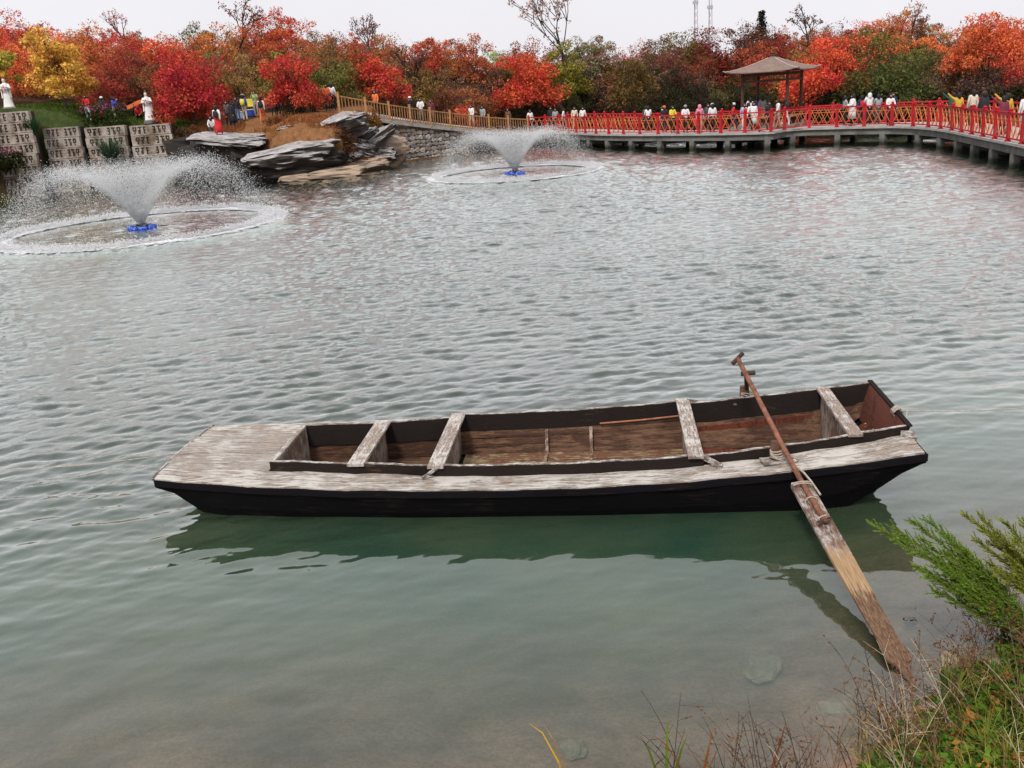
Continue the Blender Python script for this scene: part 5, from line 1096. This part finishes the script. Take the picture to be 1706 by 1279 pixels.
BP = [(916, 2.2, 'stand', 'black', 'black', {}, 'person in black near the wooden fence end of the bridge', 0), (928, 2.0, 'stand', 'grey', 'black', {}, 'person in grey jacket beside one in black at the bridge start', 0), (941, 2.2, 'walk', 'white', 'denim', {}, 'person in white top and jeans walking onto the bridge', PI/2), (955, 2.1, 'stand', 'cream', 'khaki', {}, 'person in cream top near the bridge start', 0), (969, 2.4, 'stand', 'white', 'black', {}, 'person in white at the bridge start with black trousers', 0),
 (1076, 2.7, 'stand', 'darkgrey', 'black', {}, 'person in dark grey by the wooded side railing', PI), (1084, 2.5, 'front', 'white', 'black', {}, 'person in white leaning on the wooded side railing', PI), (1102, 2.5, 'walk', 'white', 'darkgrey', {}, 'person in white walking along the wooded side railing', -PI/2),
 (1110, 1.2, 'stand', 'black', 'black', {'hat': 'orange'}, 'person in black with orange hat beside the yellow jacket', 0), (1123, .8, 'front', 'yellow', 'black', {}, 'person in bright yellow jacket at the railing', .4), (1139, .8, 'front', 'white', 'black', {'hat': 'grey'}, 'person in white jacket between the yellow and the red jackets', 0), (1155, 1.2, 'crouch', 'red', 'black', {}, 'person in red jacket bending down on the bridge', PI), (1171, .9, 'stand', 'pink', 'khaki', {'hood': 'pink'}, 'person with pink hood beside a white sweater', 0), (1185, .8, 'stand', 'white', 'black', {'hat': 'white'}, 'person in white sweater and white cap seen from behind', PI), (1180, 2.4, 'stand', 'darkgrey', 'black', {}, 'person in dark clothes behind the white sweater', 0),
 (1227, .8, 'walk', 'red', 'navy', {'hat': 'white'}, 'person in red jacket with white hat walking', PI/2), (1238, 1.3, 'stand', 'lightblue', 'white', {}, 'person in pale blue top and white trousers', 0), (1248, 1.0, 'walk', 'white', 'black', {'pack': 'red'}, 'person in white with a red backpack', PI/2), (1284, 1.4, 'stand', 'black', 'black', {}, 'person in black in front of the pavilion', .3), (1292, 1.0, 'walk', 'white', 'grey', {}, 'person in white and grey in front of the pavilion', -PI/2), (1302, 1.3, 'walk', 'black', 'white', {}, 'person in black top and white trousers below the pavilion', PI/2), (1257, 1.8, 'stand', 'white', 'black', {'coat': 'white'}, 'person in long white coat below the pavilion', 0),
 (1411, 1.2, 'front', 'grey', 'black', {'hair': True}, 'person in grey facing the one in white hoodie', PI/2), (1420, .8, 'front', 'white', 'black', {'coat': 'white', 'hood': None}, 'person in white hoodie and black trousers at the railing', -PI/2), (1440, 2.2, 'stand', 'navy', 'black', {'pack': 'red'}, 'person in navy with a red backpack', PI), (1449, 1.8, 'camera', 'white', 'black', {'hood': 'white'}, 'person with white hood taking a picture', PI), (1465, 1.6, 'front', 'grey', 'darkgrey', {}, 'person in grey jacket next to the white jacket', PI), (1477, .7, 'front', 'white', 'black', {}, 'person in white jacket leaning at the lake side railing', 0), (1493, .9, 'stand', 'navy', 'black', {}, 'person in navy jacket and white collar', 0),
 (1580, 1.3, 'raise', 'darkgreen', 'black', {'coat': 'darkgreen'}, 'person in dark green coat with one arm raised', PI), (1590, .9, 'raise', 'gold', 'black', {}, 'person in golden top raising an arm', PI), (1638, 1.5, 'stand', 'black', 'black', {'coat': 'black', 'hat': 'brown'}, 'tall person in long black coat and brown hat', PI), (1620, 1.8, 'stand', 'cream', 'black', {}, 'person in cream next to the long black coat', PI), (1664, .9, 'raise', 'maroon', 'navy', {'coat': 'maroon'}, 'person in maroon coat raising an arm', PI), (1676, 1.2, 'raise', 'gold', 'darkgrey', {}, 'person in golden top beside the maroon coat', PI), (1703, 1.6, 'stand', 'white', 'grey', {}, 'person in white beyond the maroon coat', PI)]
for px, off, pose, top, bot, kw, lab, face in BP: person(onbridge(px, off), pose, top, bot, lab, face, group=GB, h=random.uniform(1.58, 1.74), **kw)
for px, py, dpt, pose, top, bot, kw, lab in [(1250, 170, -.6, 'camera', 'white', 'navy', {}, 'person in white and navy taking a picture inside the pavilion'), (1270, 176, .5, 'stand', 'grey', 'cream', {}, 'person in pale grey standing inside the pavilion'), (1262, 176, .9, 'stand', 'purple', 'black', {}, 'person in purple standing inside the pavilion')]:
    q = V(px, py, PCY+dpt); person((q[0], q[1], PFZ), pose, top, bot, lab, PI, group=GB)
def onramp(px, back):
    i = min(range(len(RP)), key=lambda j: abs(PX(RP[j])[0]-px)); p = RP[i]; return (p[0]+.38*back, p[1]+.92*back, p[2])
for px, bk, pose, top, bot, kw, lab in [(679, .8, 'camera', 'black', 'denim', {'hat': 'white'}, 'person in black with white cap on the ramp'), (688, .9, 'front', 'white', 'grey', {}, 'person in white next to the white cap on the ramp'), (711, 1.0, 'stand', 'maroon', 'khaki', {}, 'person in maroon walking up the ramp'), (780, 1.0, 'walk', 'white', 'cream', {'pack': 'grey'}, 'person in white with grey backpack on the ramp'), (788, 1.3, 'walk', 'grey', 'black', {}, 'person in grey beside the grey backpack on the ramp'), (834, 1.2, 'stand', 'brown', 'black', {}, 'person in brown at the lower end of the ramp'), (878, 1.0, 'stand', 'white', 'black', {}, 'person in white at the foot of the ramp'), (618, .8, 'walk', 'orange', 'black', {}, 'person in orange at the top of the ramp')]:
    person(onramp(px, bk), pose, top, bot, lab, random.uniform(-.5, .5), group='visitors on the ramp', **kw)
GL = 'visitors on the left bank'
def onland(px, Y):
    d_ = ray(px, 190); x_ = d_[0]/d_[1]*Y; return (x_, Y, tz(x_, Y))
for px, Y, pose, top, bot, kw, lab, face in [(365, None, 'walk', 'white', 'red', {'skirt': 'red', 'hat': 'maroon', 'pack': 'black'}, 'person in long red skirt, white top and black backpack on the pale slab', PI), (437, 59.5, 'walk', 'cream', 'orange', {'pack': 'black', 'shoes': 'white'}, 'person in bright orange trousers with black backpack', PI), (408, 61.2, 'stand', 'blue', 'cream', {'hat': 'white', 'pack': 'yellow'}, 'person in blue with yellow backpack and white hat', PI), (428, 61.8, 'camera', 'green', 'grey', {}, 'person in light green taking a picture', 0), (388, 60.2, 'stand', 'black', 'darkgrey', {'coat': 'black'}, 'person in long black coat under the crimson tree', PI/2), (379, 61, 'stand', 'darkgrey', 'black', {}, 'person in dark grey beside the long black coat', 0), (396, 61, 'stand', 'black', 'denim', {}, 'person in black jacket next to the yellow backpack', 0), (350, 60.4, 'crouch', 'white', 'grey', {}, 'person in white crouching under the crimson tree', 0), (457, 62, 'stand', 'black', 'black', {}, 'person in black beside the low orange red tree', 0), (465, 62.3, 'stand', 'navy', 'black', {}, 'person in navy beside the low orange red tree', 0), (548, 61.2, 'front', 'orange', 'black', {}, 'person in orange top where the fence begins', 0), (557, 61.5, 'stand', 'white', 'black', {'pack': 'white'}, 'person in white top where the fence begins', PI),
 (147, 61.2, 'front', 'red', 'white', {}, 'person in red top beside the pink flower bed', 0), (165, 62, 'crouch', 'red', 'black', {}, 'person in red sitting behind the pink flower bed', 0), (174, 61.8, 'front', 'black', 'maroon', {'hat': 'white'}, 'person in black with white sun hat behind the flower bed', 0), (192, 61.6, 'camera', 'blue', 'khaki', {}, 'person in bright blue taking a picture by the flower bed', PI/2), (232, 62, 'crouch', 'red', 'black', {'hood': 'red'}, 'person in red hood crouching by the white robed statue', 0)]:
    person(onland(px, Y) if Y else tuple(V(366, 224, 56.3)), pose, top, bot, lab, face, group=GL, h=1.66, **kw)
# bags and a sign beside the group
for px, Y, c, lab in [(398, 61.9, 'lightblue', 'blue storage box on the earth mound'), (416, 62.2, 'blue', 'deep blue storage box on the earth mound')]:
    p = onland(px, Y); t = empty('storage_box', p, .2, label=lab, cat='box'); MB().box((0, 0, .2), (.75, .45, .4)).obj('box_body', MC[c], t, bevel=.03); MB().box((0, 0, .43), (.79, .49, .05)).obj('box_lid', MC['white'], t, bevel=.015)
p = onland(420, 62.6); t = empty('notice_board', p, 0, label='small yellow notice board behind the visitors on the mound', cat='sign'); MB().box((0, 0, .35), (.06, .06, .7)).obj('board_post', M_PAVW, t); MB().box((0, -.05, .85), (.55, .04, .5)).obj('board_panel', MC['yellow'], t, bevel=.01)
# white robed statues
M_STAT = simple('white_statue_stone', (.74, .73, .70), .7, .12, 4, .3, 20)
def statue(px, py, Y, h, label, crown):
    P = V(px, py, Y); P[2] = max(P[2], tz(P[0], P[1])-.05) if False else tz(P[0], P[1]); t = empty('robed_statue', P, .15, label=label, cat='statue'); t.scale = (h/1.8,)*3
    m = MB(); m.lathe([(.34, .10), (.30, .16), (.24, .5), (.19, .85), (.15, 1.08), (.19, 1.25), (.20, 1.40), (.10, 1.50), (.055, 1.53)], 18, (0, 0, 0), 1, .8); m.obj('robe', M_STAT, t, smooth=True)
    for s_ in (-1, 1):
        m = MB(); m.tube([(s_*.17, 0, 1.42), (s_*.27, -.06, 1.18), (s_*.16, -.24, 1.16), (s_*.06, -.28, 1.24)], [.075, .085, .075, .04], 8); m.obj('sleeve', M_STAT, t, smooth=True)
        m = MB(); m.add([(s_*.22, -.10, 1.14), (s_*.27, -.02, 1.14), (s_*.30, -.04, .62), (s_*.20, -.16, .66), (s_*.20, -.06, 1.14), (s_*.25, .02, 1.14), (s_*.28, .0, .62), (s_*.18, -.1, .66)], [(0, 1, 2, 3), (7, 6, 5, 4), (0, 4, 5, 1), (1, 5, 6, 2), (2, 6, 7, 3), (3, 7, 4, 0)]); m.obj('hanging_sleeve', M_STAT, t)
    m = MB(); m.lathe([(.05, 1.50), (.085, 1.56), (.095, 1.64), (.08, 1.72), (.03, 1.77)], 12, (0, -.01, 0)); m.obj('head', MC['cream'], t, smooth=True)
    m = MB(); m.lathe([(.07, 1.62), (.105, 1.66), (.09, 1.76), (.06, 1.80), (.065, 1.86), (.02, 1.90)], 12, (0, .03, 0)); m.obj('hair_bun', MC['brown'], t, smooth=True)
    m = MB(); m.tube([(-.22, -.30, 1.30), (.30, -.30, 1.20)], .02, 6); m.obj('flute', MC['brown'], t)
    m = MB(); m.lathe([(.40, -.1), (.40, .04), (.36, .10)], 16); m.obj('plinth', M_CONC, t)
    m = MB(); m.tube([(-.05, -.17, 1.36), (.02, -.19, 1.2), (.0, -.2, .95)], [.03, .035, .02], 6); m.obj('sash', MC['pink'], t)
    if crown:
        for a in np.linspace(-.7, .7, 6): m = MB(); m.tube([(a*.08, .02, 1.86), (a*.22, .03, 2.05), (a*.36, .03, 2.22)], [.02, .022, .006], 5); m.obj('feather', MC['gold'], t)
    return t
statue(250, 199, 61.0, 1.85, 'white robed statue playing a flute beside the crimson tree', False)
statue(16, 179, 59.4, 1.85, 'white robed statue with feathered headdress on the tallest block stack', True)
for px, py, Y, lab in ((222, 172, 61.6, 'orange ribbon banner beside the flute playing statue'), (-2, 150, 60, 'orange ribbon banner beside the statue with feathered headdress')):
    P = V(px, py, Y); z0 = tz(P[0], P[1]); t = empty('ribbon_banner', (P[0], P[1], z0), 0, label=lab, cat='banner'); MB().tube([(0, 0, 0), (0, 0, 1.1)], .03, 6).obj('banner_pole', M_PAVW, t)
    m = MB(); S = [(x_, .05*math.sin(x_*6), 1.05+.12*math.sin(x_*3.2)+.08*x_) for x_ in np.linspace(-.45, .95, 10)]
    for a, b in zip(S[:-1], S[1:]): m.hexa([(a[0], a[1]-.015, a[2]-.12), (b[0], b[1]-.015, b[2]-.12), (b[0], b[1]+.015, b[2]-.12), (a[0], a[1]+.015, a[2]-.12), (a[0], a[1]-.015, a[2]+.12), (b[0], b[1]-.015, b[2]+.12), (b[0], b[1]+.015, b[2]+.12), (a[0], a[1]+.015, a[2]+.12)])
    m.obj('ribbon', MC['orange'], t)

# ------------------------------------------------------------------ plants of the near bank
M_GRN = leaf_material('green_leaflet', .4)
def near_at(px, py, dz=0):   # world point on the near bank (or water) under a photo pixel
    P = G(px, py, 0)
    for _ in range(6): P = G(px, py, max(tz(P[0], P[1]), -.05))
    return P+np.array([0, 0, dz])
def colour(o, rgb): o.color = (*lin(*rgb), 1); return o
def feathery(name, root, tips, label, seed, rgb, cat='shrub'):
    r = random.Random(seed); nr = np.random.default_rng(seed); t = empty(name, root, 0, label=label, cat=cat); stems = MB(); lv = []
    for tip_, dens in tips:
        e = Vector([float(q) for q in (tip_-root)]); b = Vector((r.uniform(-.05, .05), r.uniform(-.05, .05), 0)); mid = Vector((e.x*.42, e.y*.45, e.z*.62))
        pts = [b.lerp(mid, q*2).lerp(mid.lerp(e, q*2-1) if q > .5 else b.lerp(mid, q*2), .5) if False else (b*(1-q)**2+mid*2*q*(1-q)+e*q*q) for q in np.linspace(0, 1, 14)]
        stems.tube(pts, list(np.linspace(.008, .002, 14)), 4)
        # side sprays
        for q in np.linspace(.28, .98, int(40*dens)):
            i = q*13; p = pts[int(i)].lerp(pts[min(13, int(i)+1)], i-int(i)); d = (pts[min(13, int(i)+1)]-pts[max(0, int(i)-1)]).normalized()
            for _ in range(2):
                sd_ = Vector((r.uniform(-1, 1), r.uniform(-1, 1), r.uniform(-.6, .9))).normalized(); dr = (d*1.0+sd_*.55).normalized(); L_ = r.uniform(.08, .20)*(1.25-q*.8)
                tw = [p, p+dr*L_*.5, p+dr*L_]; stems.tube(tw, [.0022, .0015, .0007], 3, cap=False)
                for w_ in np.linspace(.1, 1, 10):
                    c_ = p+dr*L_*w_
                    for __ in range(3):
                        n_ = (dr*1.0+Vector((r.uniform(-1, 1), r.uniform(-1, 1), r.uniform(-1, 1)))*.75).normalized(); l_ = r.uniform(.012, .028); s2 = n_.orthogonal().normalized()*.0024
                        lv += [c_-s2, c_+n_*l_*.5-s2*1.1, c_+n_*l_, c_+s2]
    stems.obj('stems', simple('olive_stem', (.16, .13, .05), .8, .3, 20, 0), t)
    q = np.array([tuple(x_) for x_ in lv]); colour(link('foliage', quads_mesh('foliage', q, len(q)//4, M_GRN), t), rgb); return t
root = near_at(1725, 1085); RY = root[1]
def tp(px, py, dy, dens=1.0): return (V(px, py, RY+dy), dens)
feathery('feathery_shrub', root, [tp(1456, 876, .45), tp(1500, 905, .35), tp(1520, 868, .5), tp(1535, 900, .4), tp(1560, 935, .3), tp(1548, 868, .55), tp(1590, 905, .4), tp(1575, 950, .2), tp(1612, 940, .3), tp(1600, 985, .1), tp(1556, 985, .2), tp(1640, 960, .2), tp(1580, 925, .3), tp(1610, 920, .25), tp(1530, 945, .3), tp(1490, 880, .5), tp(1575, 895, .35), tp(1545, 960, .2), tp(1625, 1000, .1), tp(1590, 960, .15), tp(1650, 1010, .1), tp(1670, 985, .15)], 'feathery green shrub reaching over the water beside the oar', 5, (116, 150, 56))
feathery('feathery_shrub', near_at(1790, 1060), [tp(1606, 858, .3), tp(1632, 862, .4), tp(1655, 905, .3), tp(1672, 868, .2), tp(1690, 900, .1), tp(1704, 870, .2), tp(1650, 940, .2), tp(1720, 930, .1), tp(1695, 960, .1), tp(1735, 880, .0), tp(1625, 900, .3), tp(1680, 930, .15), tp(1665, 960, .1), tp(1710, 985, .05), tp(1640, 880, .3)], 'yellower feathery shrub at the edge of the bank', 6, (146, 156, 66))
# dry weeds: thin branching stems
M_DRY = simple('dry_brown_stem', (.19, .115, .07), .85, .4, 30, 0); M_DRYP = simple('straw_stem', (.50, .42, .30), .85, .25, 30, 0); M_DRYD = simple('dark_dead_stem', (.055, .035, .025), .85, .3, 30, 0)
def weed(root, seed, n, h, spread, mat, label, lean=(0, 0), seedheads=True, group='dry weeds on the near bank', rad=.0028):
    r = random.Random(seed); t = empty('dry_weed', root, 0, label=label, cat='weed', group=group); m = MB(); lv = []
    for i in range(n):
        a = r.uniform(0, 6.28); e = Vector((math.cos(a)*spread*r.uniform(.2, 1)+lean[0], math.sin(a)*spread*r.uniform(.2, 1)+lean[1], h*r.uniform(.55, 1.1))); b = Vector((r.uniform(-.08, .08), r.uniform(-.08, .08), -.03)); c_ = Vector((e.x*.35, e.y*.35, e.z*.65))
        pts = [b*(1-q)**2+c_*2*q*(1-q)+e*q*q for q in np.linspace(0, 1, 7)]; m.tube(pts, list(np.linspace(rad, rad*.35, 7)), 4, cap=False)
        for _ in range(r.choice((2, 3, 5))):
            j = r.randint(2, 5); d = Vector((r.uniform(-1, 1), r.uniform(-1, 1), r.uniform(.2, 1))).normalized()*h*r.uniform(.12, .32); m.tube([pts[j], pts[j]+d*.6, pts[j]+d], [rad*.6, rad*.4, rad*.25], 3, cap=False)
            if seedheads:
                for __ in range(4):
                    w_ = pts[j]+d*r.uniform(.5, 1); u = Vector((r.uniform(-1, 1), r.uniform(-1, 1), r.uniform(-1, 1))).normalized()*.012; v = u.orthogonal().normalized()*.005; lv += [w_-u, w_+v, w_+u, w_-v]
    m.obj('stems', mat, t)
    if lv: q = np.array([tuple(x_) for x_ in lv]); colour(link('seed_heads', quads_mesh('seed_heads', q, len(q)//4, M_LEAF), t, kind='stuff'), (120, 84, 52))
    return t
rw = random.Random(31)
for i in range(24):
    px = rw.uniform(1450, 1760); py = rw.uniform(1130 if px > 1560 else 1200, 1330); mt = rw.choice((M_DRY, M_DRY, M_DRYP, M_DRYD)); nm = {M_DRY: 'brown', M_DRYP: 'straw pale', M_DRYD: 'dark dead'}[mt]
    weed(near_at(px, py), 600+i, rw.randint(3, 7), rw.uniform(.35, .75), rw.uniform(.2, .5), mt, nm+' dry weed stems '+('beside the oar tip' if px < 1530 else 'below the feathery shrub' if py < 1220 else 'over the green leaves' if px < 1640 else 'at the outer edge of the green leaves'), (rw.uniform(-.25, .05), rw.uniform(-.05, .2)))
for i in range(14):
    px = rw.uniform(1590, 1760); py = rw.uniform(1040, 1150); weed(near_at(px, py), 660+i, rw.randint(5, 9), rw.uniform(.35, .6), rw.uniform(.2, .45), rw.choice((M_DRY, M_DRYD, M_DRY)), 'fine reddish brown twigs under the feathery shrub', (-.15, .05), rad=.002)
for i, (px, py, h, lx, mt, lab) in enumerate([(1215, 1330, .55, -.16, M_DRYD, 'dark forked stem standing at the water edge'), (1255, 1330, .50, -.10, M_DRYD, 'thin dark stem beside the forked stem'), (1300, 1320, .45, -.08, M_DRYD, 'short dark stem with small buds'), (1345, 1300, .5, -.35, M_DRY, 'low branching twig with hanging buds'), (1440, 1250, .6, -.12, M_DRYD, 'tall upright dead stalk near the oar tip'), (1478, 1230, .6, -.10, M_DRYD, 'paired dead stalks near the oar tip'), (1322, 1330, .42, -.1, M_DRYP, 'white bent straw stalk'), (1520, 1260, .65, -.1, M_DRY, 'brown stalk rising behind the green leaves')]):
    weed(near_at(px, py), 700+i, 2, h, .08, mt, lab, (lx, .05), i in (2, 3), None, .0034)
for i in range(16):
    px = 1120+i*21+rw.uniform(-8, 8); mt = rw.choice((M_DRY, M_DRYD, M_DRYD)); weed(near_at(px, rw.uniform(1300, 1345)), 740+i, rw.randint(1, 3), rw.uniform(.45, .8), .12, mt, ('brown' if mt == M_DRY else 'dark')+' slender stalks standing in the shallows between grass blades and oar', (rw.uniform(-.3, .15), rw.uniform(0, .15)), i % 3 == 0, 'stalks in the shallows', .0036)
# broad grass blades at the frame's lower edge
for i, (px, py, h, rgb, lab) in enumerate([(955, 1330, .62, (214, 168, 38), 'yellow curling grass blade at the water edge'), (1110, 1335, .60, (92, 110, 40), 'green grass blade at the water edge'), (1062, 1335, .50, (96, 66, 40), 'brown thin grass blade at the water edge'), (1165, 1335, .66, (146, 96, 52), 'orange brown grass blade at the water edge'), (1275, 1330, .66, (124, 84, 54), 'red brown curled grass blade at the water edge'), (1300, 1335, .55, (96, 60, 44), 'dark curled grass blade beside the red brown one')]):
    q = blades(800+i, 3 if i else 2, h, .30, .014 if i else .010, .3, (math.pi*.9, .35) if i == 0 else None); o = link('grass_tuft', quads_mesh('grass_tuft', q, len(q)//4, M_LEAF), None, near_at(px, py), label=lab, cat='grass'); colour(o, rgb)
for i in range(10):
    px = rw.uniform(1560, 1730); py = rw.uniform(1120, 1290); q = blades(830+i, 34, rw.uniform(.2, .4), .25, .004, .5); o = link('grass_tuft', quads_mesh('grass_tuft', q, len(q)//4, M_GRN), None, near_at(px, py), label='fine green grass tuft '+('just below the feathery shrub' if py < 1190 else 'among the low green leaves'), cat='grass', group='green tufts on the near bank'); colour(o, rw.choice(((104, 132, 52), (128, 138, 60), (88, 116, 46))))
# leafy ground cover
r = np.random.default_rng(44); pts = []; cols = []
n = 0; LV = {'a': [], 'b': [], 'c': []}
for _ in range(1250):
    px = r.uniform(1430, 2050) if _ > 700 else r.uniform(1430, 1780); py = r.uniform(1060, 1330) if px < 1780 else r.uniform(960, 1330)
    if py < 1165+.9*max(0, 1560-px) and px < 1600 or py < 1120 and px < 1660: continue
    P = near_at(px, py); m_ = int(r.integers(10, 30)); key = r.choice(['a', 'a', 'a', 'b', 'b', 'c']); LV[key].append(leaves(r, P+np.array([0, 0, r.uniform(.02, .09)]), r.uniform(.05, .11), m_, r.uniform(.012, .03), .5, 0))
for key, rgb, lab in (('a', (96, 128, 44), 'fresh green low leaves covering the near bank'), ('b', (62, 92, 36), 'dark green low leaves covering the near bank'), ('c', (160, 120, 60), 'fallen tan leaves among the low plants of the near bank')):
    q = np.concatenate(LV[key]).reshape(-1, 3); colour(link('ground_cover', quads_mesh('ground_cover', q, len(q)//4, M_GRN), label=lab, cat='ground cover', kind='stuff'), rgb)
r = np.random.default_rng(45); Q = []
for _ in range(1600):
    px = r.uniform(1420, 1790) if _ < 900 else r.uniform(1780, 2050); py = r.uniform(1120 if px > 1580 else 1200, 1330) if px < 1780 else r.uniform(950, 1330); P = near_at(px, py); a = r.uniform(0, 6.28); L_ = r.uniform(.08, .32); w_ = .002; sd = np.array([-math.sin(a), math.cos(a), 0])*w_; e = P+np.array([math.cos(a)*L_*.6-.05, math.sin(a)*L_*.6, L_*r.uniform(.3, 1)]); md = (P+e)/2+np.array([0, 0, L_*.15]); Q += [P-sd, P+sd, md+sd, md-sd, md-sd, md+sd, e+sd*.2, e-sd*.2]
Q = np.array(Q); colour(link('dry_grass', quads_mesh('dry_grass', Q, len(Q)//4, M_LEAF), label='fine dry grass matted over the near bank', cat='grass', kind='stuff'), (150, 128, 76))
# stones in the shallows
for i, (px, py, z, s, lab, mt) in enumerate([(1516, 1034, -.02, (.10, .07, .06), 'small grey stone just breaking the water near the oar', M_ROCK), (1270, 1112, -.16, (.30, .22, .09), 'pale submerged stone in the shallows', M_ROCKT), (955, 1246, -.12, (.16, .14, .07), 'round pale submerged stone off the grass blades', M_ROCKT), (1390, 1180, -.10, (.2, .16, .07), 'flat submerged stone beside the oar tip', M_ROCKT), (1585, 1105, .02, (.20, .14, .10), 'reddish stone at the water edge under the shrub', M_ROCKT)]):
    P = G(px, py, z); link('shore_stone', rock_mesh(30+i, mt), None, P, (0, 0, i), s, label=lab, cat='stone')
